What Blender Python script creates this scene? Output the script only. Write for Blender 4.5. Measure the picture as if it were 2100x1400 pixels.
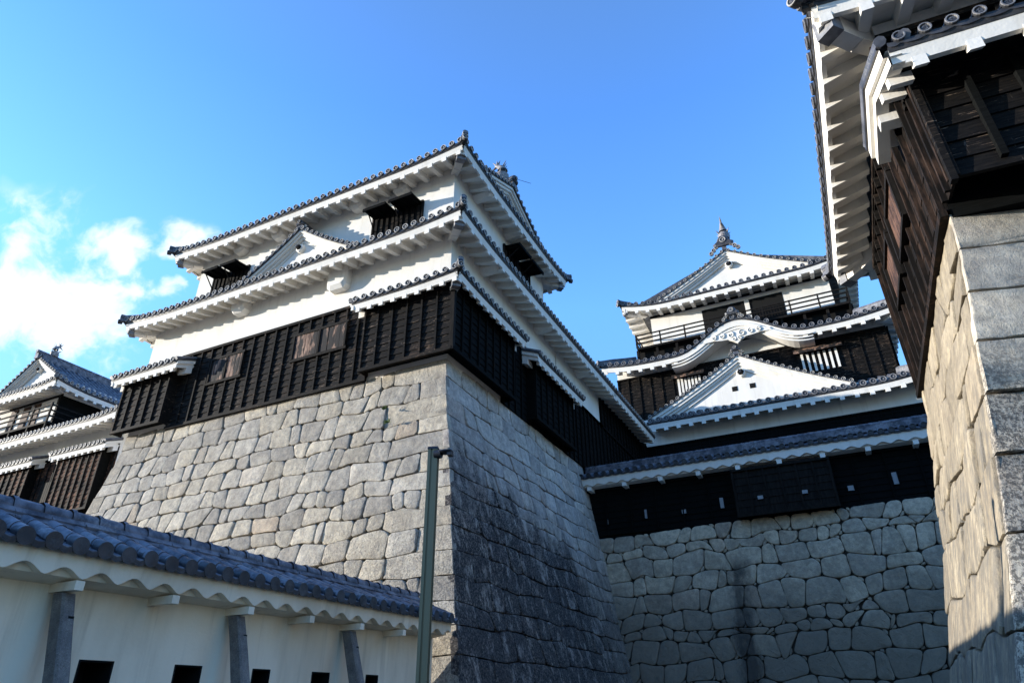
import bpy, math, random
import numpy as np
from mathutils import Vector, Matrix, Color
PI = math.pi
sc = bpy.context.scene
for o in list(bpy.data.objects): bpy.data.objects.remove(o)

# ------------------------------------------------------------------ camera
CAM_R = ((0.89798192, 0.43992471, -0.00973276), (-0.22080156, 0.43135132, -0.87474723), (-0.38062468, 0.7876562, 0.48448175))
cd = bpy.data.cameras.new("camera"); cam = bpy.data.objects.new("camera", cd); sc.collection.objects.link(cam)
r, dn, fw = [Vector(v).normalized() for v in CAM_R]
m = Matrix(((r.x, -dn.x, -fw.x, 0), (r.y, -dn.y, -fw.y, 0), (r.z, -dn.z, -fw.z, 0), (0, 0, 0, 1)))
cam.matrix_world = m
cd.sensor_width = 36; cd.lens = 1346.3 / 2100 * 36; cd.clip_start = 0.05; cd.clip_end = 3000
sc.camera = cam

# ------------------------------------------------------------------ light
SUN_EL, SUN_AZ = math.radians(8.0), math.radians(69.6)      # azimuth measured from -Y towards -X
sdir = Vector((-math.sin(SUN_AZ) * math.cos(SUN_EL), -math.cos(SUN_AZ) * math.cos(SUN_EL), math.sin(SUN_EL)))
sl = bpy.data.lights.new("sun", 'SUN'); sl.energy = 4.8; sl.angle = math.radians(0.5); sl.color = (1.0, 0.94, 0.84)
sun = bpy.data.objects.new("sun", sl); sc.collection.objects.link(sun)
sun.rotation_euler = sdir.to_track_quat('Z', 'Y').to_euler(); sun.location = (-60, -20, 40)

w = bpy.data.worlds.new("World"); sc.world = w; w.use_nodes = True
nt = w.node_tree; N = nt.nodes; L = nt.links; N.clear()
out = N.new('ShaderNodeOutputWorld'); bg = N.new('ShaderNodeBackground'); L.new(bg.outputs[0], out.inputs[0])
sky = N.new('ShaderNodeTexSky'); sky.sky_type = 'NISHITA'; sky.sun_disc = False
sky.sun_elevation = SUN_EL; sky.sun_rotation = math.atan2(sdir.x, sdir.y)
sky.altitude = 100; sky.air_density = 1.0; sky.dust_density = 0.2; sky.ozone_density = 2.2
bg.inputs[1].default_value = 0.15
tint = N.new('ShaderNodeMix'); tint.data_type = 'RGBA'; tint.blend_type = 'MULTIPLY'; tint.inputs[0].default_value = 1
tc = N.new('ShaderNodeTexCoord')
L.new(sky.outputs[0], tint.inputs[6]); tint.inputs[7].default_value = (0.86, 1.08, 1.30, 1)
gsep = N.new('ShaderNodeSeparateXYZ'); L.new(tc.outputs['Generated'], gsep.inputs[0])
gr = N.new('ShaderNodeValToRGB'); L.new(gsep.outputs[2], gr.inputs[0]); L.new(gr.outputs[0], tint.inputs[7])
els = gr.color_ramp.elements; els[0].position = 0.0; els[1].position = 1.0
for p_, g_, t3 in ((0.0, .46, (1.15, 1.08, 1.0)), (1.0, 1.7, (.95, 1.02, 1.15)), (.15, .76, (.98, 1.06, 1.2)), (.36, 1.45, (.80, 1.08, 1.32)), (.52, 1.95, (.68, 1.02, 1.40)), (.74, 1.85, (.60, .95, 1.48))):
    e_ = els[0] if p_ == 0 else els[-1] if p_ == 1 else els.new(p_)
    e_.color = (*[g_ * q for q in t3], 1)
def wmath(op, a, b=None, c=None, clamp=False):
    n = N.new('ShaderNodeMath'); n.operation = op; n.use_clamp = clamp
    for i, v in enumerate((a, b, c)):
        if v is None: continue
        if isinstance(v, (int, float)): n.inputs[i].default_value = v
        else: L.new(v, n.inputs[i])
    return n.outputs[0]
def wdist(p, s):        # soft blob around a direction of the sky
    v = N.new('ShaderNodeVectorMath'); v.operation = 'DISTANCE'; L.new(warp.outputs[0], v.inputs[0])
    n = math.sqrt(sum(a * a for a in p)); v.inputs[1].default_value = [a / n for a in p]
    return wmath('SUBTRACT', 1.0, wmath('DIVIDE', v.outputs['Value'], s), clamp=True)
wn = N.new('ShaderNodeTexNoise'); wn.inputs['Scale'].default_value = 7; wn.inputs['Detail'].default_value = 4
L.new(tc.outputs['Generated'], wn.inputs['Vector'])
wsub = N.new('ShaderNodeVectorMath'); wsub.operation = 'MULTIPLY_ADD'; L.new(wn.outputs['Color'], wsub.inputs[0])
wsub.inputs[1].default_value = (0.10,) * 3; wsub.inputs[2].default_value = (-0.05,) * 3
warp = N.new('ShaderNodeVectorMath'); warp.operation = 'ADD'; L.new(tc.outputs['Generated'], warp.inputs[0]); L.new(wsub.outputs[0], warp.inputs[1])
blobs = [((-.80, .335, .505), .085), ((-.835, .33, .455), .13), ((-.785, .385, .495), .075), ((-.80, .40, .445), .095), ((-.755, .415, .525), .055), ((-.715, .445, .545), .05),
         ((-.725, .475, .50), .04), ((-.79, .43, .425), .075), ((-.86, .30, .43), .08), ((-.775, .375, .53), .05), ((-.745, .44, .50), .05), ((-.83, .28, .49), .06)]
acc = None
for p, s in blobs:
    d = wdist(p, s); acc = d if acc is None else wmath('MAXIMUM', acc, d)
cn = N.new('ShaderNodeTexNoise'); cn.inputs['Scale'].default_value = 13; cn.inputs['Detail'].default_value = 9; cn.inputs['Roughness'].default_value = 0.58
L.new(warp.outputs[0], cn.inputs['Vector'])
dens = wmath('SUBTRACT', wmath('ADD', wmath('MULTIPLY', acc, 1.0), wmath('MULTIPLY', cn.outputs['Fac'], 3.0)), 1.80)
mr = N.new('ShaderNodeMapRange'); mr.interpolation_type = 'SMOOTHSTEP'; L.new(dens, mr.inputs[0])
mr.inputs[1].default_value = -0.10; mr.inputs[2].default_value = 0.52
# no cloud where no blob
gate = N.new('ShaderNodeMapRange'); L.new(acc, gate.inputs[0]); gate.inputs[2].default_value = 0.3
cfac = wmath('MULTIPLY', mr.outputs[0], gate.outputs[0])
cfac = wmath('MULTIPLY', cfac, 0.86)
cm = N.new('ShaderNodeMix'); cm.data_type = 'RGBA'; L.new(cfac, cm.inputs[0]); L.new(tint.outputs[2], cm.inputs[6]); cm.inputs[7].default_value = (4.0, 4.3, 4.45, 1)
L.new(cm.outputs[2], bg.inputs[0])

sc.view_settings.view_transform = 'Standard'; sc.view_settings.look = 'None'
sc.view_settings.exposure = 0.95; sc.view_settings.gamma = 1
sc.render.engine = 'CYCLES'
sc.render.resolution_x = 1024; sc.render.resolution_y = 682

# ------------------------------------------------------------------ materials
MATS = {}
class NT:
    def __init__(s, name):
        s.m = bpy.data.materials.new(name); s.m.use_nodes = True; s.t = s.m.node_tree
        s.b = s.t.nodes['Principled BSDF']; MATS[name] = s.m
        s.b.inputs['Specular IOR Level'].default_value = 0.08 if 'wood' in name else 0.3
    def n(s, ty, **k):
        x = s.t.nodes.new('ShaderNode' + ty)
        for a, v in k.items():
            if hasattr(x, a): setattr(x, a, v)
            else: s.put(x.inputs[a.replace('_', ' ')], v)
        return x
    def put(s, sock, v):
        if hasattr(v, 'is_output') or isinstance(v, bpy.types.NodeSocket): s.t.links.new(v, sock)
        else:
            if isinstance(v, (tuple, list)) and len(v) == 3 and sock.type == 'RGBA': v = (*v, 1)
            sock.default_value = v
    def pos(s, scale=(1, 1, 1)):
        if not hasattr(s, 'g'): s.g = s.t.nodes.new('ShaderNodeNewGeometry')
        v = s.t.nodes.new('ShaderNodeVectorMath'); v.operation = 'MULTIPLY'; s.put(v.inputs[0], s.g.outputs['Position']); v.inputs[1].default_value = scale
        return v.outputs[0]
    def noise(s, scale=1, detail=4, rough=0.5, st=(1, 1, 1), col=False, dist=0):
        x = s.t.nodes.new('ShaderNodeTexNoise'); s.put(x.inputs['Vector'], s.pos(st))
        x.inputs['Scale'].default_value = scale; x.inputs['Detail'].default_value = detail; x.inputs['Roughness'].default_value = rough; x.inputs['Distortion'].default_value = dist
        return x.outputs['Color' if col else 'Fac']
    def ramp(s, v, a, b, lo=0., hi=1., smooth=True):
        x = s.t.nodes.new('ShaderNodeMapRange'); s.put(x.inputs[0], v)
        if smooth: x.interpolation_type = 'SMOOTHSTEP'
        for i, q in enumerate((a, b, lo, hi)): x.inputs[i + 1].default_value = q
        return x.outputs[0]
    def mix(s, f, a, b, mode='MIX'):
        x = s.t.nodes.new('ShaderNodeMix'); x.data_type = 'RGBA'; x.blend_type = mode
        s.put(x.inputs[0], f); s.put(x.inputs[6], a); s.put(x.inputs[7], b); return x.outputs[2]
    def math(s, op, a, b=0., clamp=False):
        x = s.t.nodes.new('ShaderNodeMath'); x.operation = op; x.use_clamp = clamp; s.put(x.inputs[0], a); s.put(x.inputs[1], b); return x.outputs[0]
    def attr(s, name):
        x = s.t.nodes.new('ShaderNodeAttribute'); x.attribute_name = name
        y = s.t.nodes.new('ShaderNodeSeparateColor'); s.put(y.inputs[0], x.outputs['Color']); return y.outputs
    def xyz(s):
        y = s.t.nodes.new('ShaderNodeSeparateXYZ'); s.put(y.inputs[0], s.pos()); return y.outputs
    def fin(s, col, rough=0.8, bump=None, dist=0.01, strength=1.0, metal=0.):
        s.put(s.b.inputs['Base Color'], col); s.put(s.b.inputs['Roughness'], rough); s.put(s.b.inputs['Metallic'], metal)
        if bump is not None:
            x = s.t.nodes.new('ShaderNodeBump'); x.inputs['Distance'].default_value = dist; x.inputs['Strength'].default_value = strength
            s.put(x.inputs['Height'], bump); s.put(s.b.inputs['Normal'], x.outputs[0])
        return s.m

def plaster(name, c, stain, amt):
    t = NT(name)
    a = t.noise(0.9, 5, .6, (1, 1, .35)); b = t.noise(6, 4, .6)
    streak = t.noise(3.2, 4, .6, (1.6, 1.6, .12))
    f = t.math('MULTIPLY', t.ramp(a, .42, .72), amt); g = t.math('MULTIPLY', t.ramp(streak, .52, .75), amt * .7)
    col = t.mix(f, c, stain); col = t.mix(g, col, tuple(v * .8 for v in stain)); col = t.mix(t.math('MULTIPLY', b, .12), col, tuple(v * .82 for v in c))
    sp_ = t.noise(2.2, 6, .75); col = t.mix(t.math('MULTIPLY', t.ramp(sp_, .60, .78), .35), col, tuple(v * .62 for v in c))
    t.fin(col, .85, t.math('ADD', t.noise(30, 3), t.math('MULTIPLY', t.noise(4, 3), 2.)), .004, .6)
plaster('white_plaster', (.80, .77, .71), (.60, .55, .47), .45)
plaster('aged_plaster', (.88, .765, .60), (.66, .55, .41), .9)  # cream lifted and warmed in its colour, standing in for missing bounce light

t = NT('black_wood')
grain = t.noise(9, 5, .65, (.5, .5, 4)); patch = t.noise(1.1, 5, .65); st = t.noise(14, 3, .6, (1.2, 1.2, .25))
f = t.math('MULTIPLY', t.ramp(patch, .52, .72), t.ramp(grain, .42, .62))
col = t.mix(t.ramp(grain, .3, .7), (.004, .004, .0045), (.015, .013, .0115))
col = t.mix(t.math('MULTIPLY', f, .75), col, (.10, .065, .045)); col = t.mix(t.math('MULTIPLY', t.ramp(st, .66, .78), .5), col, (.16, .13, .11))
gl = t.noise(1.0, 4, .7, (3.2, 3.2, 38)); col = t.mix(t.math('MULTIPLY', t.ramp(gl, .60, .70), t.ramp(t.noise(.8, 3, .6), .40, .60)), col, (.26, .19, .14))  # pale streaks paint highlight glints on the board edges
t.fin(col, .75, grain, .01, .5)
t = NT('shadow_wood')  # darker copy of black wood, shade of the unlit faces put into its colour
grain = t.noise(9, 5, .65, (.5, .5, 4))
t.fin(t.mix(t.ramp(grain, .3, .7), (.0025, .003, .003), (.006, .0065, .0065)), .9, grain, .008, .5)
t = NT('beam_wood')
grain = t.noise(8, 5, .65, (2, 2, .3))
t.fin(t.mix(t.ramp(grain, .3, .7), (.006, .0055, .005), (.019, .016, .014)), .75, grain, .008, .5)
t = NT('turret_wood')
grain = t.noise(7, 5, .65, (2.2, 2.2, .35)); pt = t.noise(1.4, 4, .6)
t.fin(t.mix(t.math('MULTIPLY', t.ramp(grain, .40, .68), t.ramp(pt, .35, .65)), (.008, .007, .0065), (.055, .034, .025)), .8, grain, .008, .5)
t = NT('weathered_board')
grain = t.noise(10, 5, .7, (1.6, 1.6, .16)); pt = t.noise(2.2, 4, .6, (1.6, 1.6, .5))
col = t.mix(t.ramp(grain, .35, .65), (.05, .024, .016), (.34, .215, .155)); col = t.mix(t.ramp(pt, .50, .57), (.010, .008, .008), col)
t.fin(col, .8, grain, .008, .6)
t = NT('brown_wood')
grain = t.noise(8, 5, .65, (.6, .6, 4)); patch = t.noise(1.3, 4, .6)
t.fin(t.mix(t.math('MULTIPLY', t.ramp(grain, .38, .62), t.ramp(patch, .38, .6)), (.012, .009, .008), (.20, .095, .055)), .8, grain, .01, .5)
t = NT('red_board')
grain = t.noise(8, 5, .7, (2.5, .8, .4))
t.fin(t.mix(t.ramp(grain, .35, .68), (.025, .013, .010), (.13, .068, .045)), .75, grain, .008, .6)

def tile(name, lo, hi, light, amt):
    t = NT(name)
    a = t.noise(5.0, 4, .6); b = t.noise(1.3, 4, .6); c = t.noise(22, 3, .7)
    col = t.mix(t.ramp(a, .35, .68), lo, hi); col = t.mix(t.math('MULTIPLY', t.ramp(b, .45, .7), t.ramp(c, .4, .68)), col, light) if amt >= 1 else \
        t.mix(t.math('MULTIPLY', t.math('MULTIPLY', t.ramp(b, .45, .7), t.ramp(c, .4, .68)), amt), col, light)
    t.fin(col, t.ramp(c, .3, .7, .36, .6), t.math('ADD', c, t.math('MULTIPLY', a, 1.5)), .005, .6)
tile('roof_tile', (.060, .064, .078), (.135, .14, .165), (.33, .33, .33), .7)
tile('dark_tile', (.028, .029, .034), (.062, .062, .070), (.14, .14, .14), .5)
tile('tile_rim', (.30, .285, .26), (.50, .47, .43), (.60, .57, .52), .6)
tile('grey_rim', (.13, .13, .14), (.24, .24, .25), (.38, .37, .36), .6)
tile('blue_tile', (.045, .048, .064), (.185, .19, .225), (.30, .30, .31), .8)

def stone(name, cols, spec, joint_dark, stainf=None, bump=.012, fine=55):
    t = NT(name); r_, g_, b_ = t.attr('tone')[:3]
    cA, cB, cC = cols
    col = t.mix(t.ramp(g_, .35, .8), cA, cB); col = t.mix(t.ramp(b_, .90, 1.0, 0, .8), col, cC)
    big = t.noise(1.7, 5, .6); mid = t.noise(12, 5, .7); sp = t.noise(fine, 3, .75); sp2 = t.noise(fine * 2.2, 2, .7)
    col = t.mix(1, col, t.mix(r_, (.72, .72, .73), (1.16, 1.16, 1.15)), 'MULTIPLY')
    col = t.mix(t.math('MULTIPLY', t.ramp(big, .45, .75), .35), col, tuple(v * .62 for v in cA))
    col = t.mix(t.math('MULTIPLY', t.ramp(sp, .50, .66), spec), col, (.055, .055, .055))
    col = t.mix(t.math('MULTIPLY', t.ramp(sp2, .56, .70), spec * .8), col, (.66, .63, .57))
    mot = t.noise(7, 5, .7); mo2 = t.noise(2.6, 4, .7, (1, 1, .6)); col = t.mix(1, col, t.mix(t.ramp(mot, .34, .66), (.76, .76, .78), (1.14, 1.13, 1.10)), 'MULTIPLY'); col = t.mix(1, col, t.mix(t.ramp(mo2, .35, .65), (.86, .85, .84), (1.08, 1.08, 1.08)), 'MULTIPLY')
    # rain streaks and iron blooms
    strk = t.noise(5, 4, .65, (1.5, 1.5, .18)); col = t.mix(t.math('MULTIPLY', t.ramp(strk, .56, .74), .30), col, tuple(v * .45 for v in cA))
    if stainf: col = stainf(t, col, mid)
    h = t.math('ADD', t.math('MULTIPLY', sp, 1.3), t.math('MULTIPLY', mid, 1.8)); h = t.math('ADD', h, t.math('MULTIPLY', t.noise(4, 4, .6), 2.0))
    t.fin(col, .9, h, bump, 1.0)
def keep_stain(t, col, mid):
    x, y, z = t.xyz()[:3]
    # black lichen creeping over the lower part of the shaded face next to the corner
    e = t.math('ADD', z, t.math('MULTIPLY', t.math('SUBTRACT', y, 12.0), .12))
    n = t.noise(.9, 7, .72, (1, 1, .38)); e = t.math('SUBTRACT', e, t.math('MULTIPLY', t.math('SUBTRACT', n, .5), 7.0))
    m_ = t.ramp(e, 6.2, 3.6, 0, 1)
    holes = t.math('MULTIPLY', t.ramp(t.noise(3.4, 8, .8, (1, 1, .55)), .50, .62, 1, .25), t.ramp(t.noise(22, 5, .8), .40, .64, 1, .45))
    far = t.ramp(y, 23, 18, .45, 1)
    a = t.math('MULTIPLY', t.math('MULTIPLY', m_, holes), far)
    col = t.mix(t.math('MULTIPLY', a, 1.25, True), col, (.020, .018, .020))
    e2 = t.math('SUBTRACT', z, t.math('MULTIPLY', t.math('SUBTRACT', t.noise(1.3, 5, .7), .5), 4.0))
    sp = t.ramp(t.noise(20, 4, .8), .46, .56); m2 = t.ramp(e2, 3.6, 2.0, 0, 1)
    return t.mix(t.math('MULTIPLY', t.math('MULTIPLY', m2, sp), .5), col, (.08, .078, .075))
def corner_grime(t, col, mid):
    x, y, z = t.xyz()[:3]
    e = t.math('SUBTRACT', t.math('ADD', z, t.math('MULTIPLY', t.math('ADD', x, 7.2), -.22)), t.math('MULTIPLY', t.math('SUBTRACT', t.noise(1.0, 5, .7), .5), 4.0))
    sp = t.ramp(t.noise(24, 4, .85), .47, .56); m2 = t.ramp(e, 4.9, 2.4, 0, 1)
    return t.mix(t.math('MULTIPLY', t.math('MULTIPLY', m2, sp), .62), col, (.07, .068, .065))
stone('keep_stone', ((.415, .38, .325), (.49, .435, .345), (.50, .395, .285)), .42, .02, corner_grime, .020, 40)
stone('stained_stone', ((.48, .425, .38), (.53, .465, .40), (.52, .41, .33)), .42, .02, keep_stain, .014, 45)
def conn_tone_and_stain(t, col, mid):
    x, y, z = t.xyz()[:3]
    n = t.noise(.7, 5, .65)
    a = t.ramp(t.math('SUBTRACT', z, t.math('MULTIPLY', t.math('SUBTRACT', n, .5), 5.)), 4.6, 1.2, 0, .85)  # tone darker towards the bottom, edge broken by noise
    col = t.mix(a, col, (.165, .145, .115))
    g = t.ramp(t.math('ABSOLUTE', t.math('ADD', t.math('ADD', x, 3.05), t.math('MULTIPLY', t.math('SUBTRACT', t.noise(1.6, 5, .75, (1, 1, .5)), .5), 1.3))), .05, .42, .75, 0)
    g = t.math('MULTIPLY', g, t.ramp(z, 4.1, 3.6)); return t.mix(g, col, (.022, .022, .024))
stone('mossy_stone', ((.50, .425, .325), (.56, .47, .345), (.48, .365, .265)), .3, .02, conn_tone_and_stain, .010, 40)
def tur_stain(t, col, mid):
    x, y, z = t.xyz()[:3]
    e = t.math('SUBTRACT', z, t.math('MULTIPLY', t.math('SUBTRACT', t.noise(1.2, 5, .7), .5), 2.4))
    sp = t.ramp(t.noise(26, 4, .8), .44, .55); m2 = t.ramp(e, 3.7, 2.3, 0, 1)
    return t.mix(t.math('MULTIPLY', t.math('MULTIPLY', m2, sp), .80), col, (.050, .048, .048))
stone('turret_stone', ((.56, .50, .41), (.62, .55, .44), (.62, .51, .39)), .30, .02, tur_stain, .010, 70)
def left_stain(t, col, mid):
    x, y, z = t.xyz()[:3]
    n = t.noise(6, 5, .7, (1.3, 1.3, .10))
    m2 = t.ramp(z, 3.4, 2.2, 0, 1)
    return t.mix(t.math('MULTIPLY', t.math('MULTIPLY', m2, t.ramp(n, .44, .58)), .62), col, (.12, .115, .105))
stone('sunlit_stone', ((.315, .265, .19), (.34, .285, .205), (.33, .245, .16)), .22, .02, left_stain, .007, 70)  # separate copy of the base stone, colour set warmer and darker for the sunlit face
stone('post_stone', ((.20, .185, .175), (.22, .20, .19), (.22, .19, .17)), .45, .02, None, .006, 60)
t = NT('joint'); t.fin(t.mix(t.noise(20, 4), (.018, .017, .015), (.06, .055, .045)), .95)
t = NT('pole_metal'); t.fin(t.mix(t.noise(3, 3, .5, (1, 1, .2)), (.165, .148, .095), (.20, .178, .115)), .42, metal=.3)
t = NT('lamp_metal'); t.fin((.035, .037, .045), .4, metal=.4)
t = NT('black_void'); t.fin((.004, .004, .004), .9)
t = NT('bronze'); nn = t.noise(16, 4, .6); t.fin(t.mix(t.ramp(nn, .35, .65), (.13, .12, .12), (.34, .32, .31)), .45, nn, .01, .8)
t = NT('gravel'); nn = t.noise(22, 5, .7); t.fin(t.mix(nn, (.075, .068, .06), (.15, .135, .115)), .95, nn, .02)
t = NT('leaf'); t.fin(t.mix(t.noise(14, 2), (.03, .06, .015), (.08, .13, .03)), .6)
t = NT('glass'); t.fin((.24, .25, .27), .3)

# ------------------------------------------------------------------ mesh helpers
class MB:
    def __init__(s): s.v = []; s.f = []; s.m = []; s.k = []; s.tone = []; s.cur = None
    def add(s, pts, faces, mat):
        b = len(s.v); s.v += [tuple(p) for p in pts]
        s.tone += [s.cur or (.5, .5, .5)] * len(pts)
        if mat not in s.k: s.k.append(mat)
        i = s.k.index(mat)
        for f in faces: s.f.append([b + q for q in f]); s.m.append(i)
    def quad(s, a, b, c, d, mat): s.add([a, b, c, d], [(0, 1, 2, 3)], mat)
    def hexa(s, p, mat):      # 8 points: bottom 4, top 4
        s.add(p, [(0, 3, 2, 1), (4, 5, 6, 7), (0, 1, 5, 4), (1, 2, 6, 5), (2, 3, 7, 6), (3, 0, 4, 7)], mat)
    def box(s, T, s0, s1, d0, d1, z0, z1, mat):
        s.hexa([T(s0, d0, z0), T(s1, d0, z0), T(s1, d1, z0), T(s0, d1, z0), T(s0, d0, z1), T(s1, d0, z1), T(s1, d1, z1), T(s0, d1, z1)], mat)
    def grid(s, rows, mat, close=False):
        n = len(rows[0]); pts = [p for r in rows for p in r]; fs = []
        for i in range(len(rows) - 1):
            for j in range(n - 1 + (1 if close else 0)):
                k = (j + 1) % n; fs.append((i * n + j, i * n + k, (i + 1) * n + k, (i + 1) * n + j))
        s.add(pts, fs, mat)
    def tube(s, path, r, n, mat, caps=True, squash=1.0):
        path = [Vector(p) for p in path]; rr = r if isinstance(r, (list, tuple)) else [r] * len(path)
        rows = []; up0 = Vector((0, 0, 1))
        for i, p in enumerate(path):
            d = (path[min(i + 1, len(path) - 1)] - path[max(i - 1, 0)]).normalized()
            a = d.cross(up0)
            if a.length < 1e-3: a = d.cross(Vector((1, 0, 0)))
            a.normalize(); b = a.cross(d).normalized()
            rows.append([p + a * math.cos(2 * PI * k / n) * rr[i] + b * math.sin(2 * PI * k / n) * rr[i] * squash for k in range(n)])
        s.grid(rows, mat, True)
        if caps:
            s.add(rows[0], [tuple(range(n))], mat); s.add(rows[-1], [tuple(range(n))[::-1]], mat)
    def beam(s, a, b, w_, h, mat, up=(0, 0, 1)):   # box along a->b, w wide, h tall centred
        a = Vector(a); b = Vector(b); d = (b - a).normalized(); x = d.cross(Vector(up)).normalized(); y = x.cross(d).normalized()
        P = []
        for p in (a, b):
            for sx, sy in ((-1, -1), (1, -1), (1, 1), (-1, 1)): P.append(p + x * sx * w_ / 2 + y * sy * h / 2)
        s.hexa(P, mat)
    def build(s, name, parent=None, smooth=False):
        me = bpy.data.meshes.new(name); me.from_pydata(s.v, [], s.f); 
        for k in s.k: me.materials.append(MATS[k])
        me.polygons.foreach_set('material_index', s.m)
        if any(q != (.5, .5, .5) for q in s.tone):
            ca = me.color_attributes.new('tone', 'FLOAT_COLOR', 'POINT')
            ca.data.foreach_set('color', [x for q in s.tone for x in (*q, 1.)])
        me.update(); 
        if smooth:
            me.polygons.foreach_set('use_smooth', [True] * len(me.polygons))
            try: me.set_sharp_from_angle(angle=math.radians(40))
            except Exception: pass
        o = bpy.data.objects.new(name, me); sc.collection.objects.link(o); o.parent = parent
        return o
def thing(name, label, cat, loc=(0, 0, 0), group=None):
    o = bpy.data.objects.new(name, None); sc.collection.objects.link(o); o.empty_display_size = .3
    o['label'] = label; o['category'] = cat
    if group: o['group'] = group
    return o
def tag(o, label, cat, group=None):
    o['label'] = label; o['category'] = cat
    if group: o['group'] = group
    return o
def frame(ox, oy, ang, flip=False):
    """s runs along the facade, d points outward (to the right of s), z up."""
    c, s_ = math.cos(ang), math.sin(ang)
    def T(s, d, z): return Vector((ox + c * s + s_ * d, oy + s_ * s - c * d, z))
    return T
# front (-Y facing): frame(x0,y0,0): s=+X, d=-Y.   side (+X facing): frame(x0,y0,PI/2): s=+Y, d=+X
# left  (-X facing): frame(x0,y1,-PI/2): s=-Y, d=-X.  back: PI

# ------------------------------------------------------------------ roofs
def disc(mb, T, s, d, z, r, detail=0, out_=1, rim='tile_rim'):
    """round end tile facing along +d: weathered rim, dark recessed face, comma marks"""
    n = 14; c = [(math.cos(2 * PI * k / n), math.sin(2 * PI * k / n)) for k in range(n)]
    R = lambda q, dd: [T(s + q * a, d + dd * out_, z + q * b) for a, b in c]
    mb.grid([R(r, -.10), R(r, .0)], 'dark_tile', True)
    mb.grid([R(r, .0), R(r * .97, .012), R(r * .77, .012), R(r * .72, -.012)], rim, True)
    mb.add(R(r * .72, -.012), [tuple(range(n))], 'dark_tile')
    k = 3 if detail else 1
    if k == 1:
        h = r * .27; mb.add([T(s + h * a * .9 + r * .08, d + .002 * out_, z + h * b * 1.1) for a, b in c[::2]], [tuple(range(7))], rim)
        return
    for j in range(3):
        a0 = 2 * PI * j / 3
        for q in range(5):
            a = a0 + q * .38; rr = r * (.26 + .055 * q); h = r * (.17 - .026 * q)
            cx, cz = s + rr * math.cos(a), z + rr * math.sin(a)
            mb.add([T(cx + h * x, d + .004 * out_, cz + h * y) for x, y in c[::2]], [tuple(range(7))], 'roof_tile')
def lift_fn(L_, hl, hr, k=.25, wd=2.4):
    def f(s):
        v = 0.
        if hl and s < wd: v += k * (1 - max(s, -.3) / wd) ** 2
        if hr and L_ - s < wd: v += k * (1 - max(L_ - s, -.3) / wd) ** 2
        return v
    return f
HIPS = []
class HB:
    pass
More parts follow.
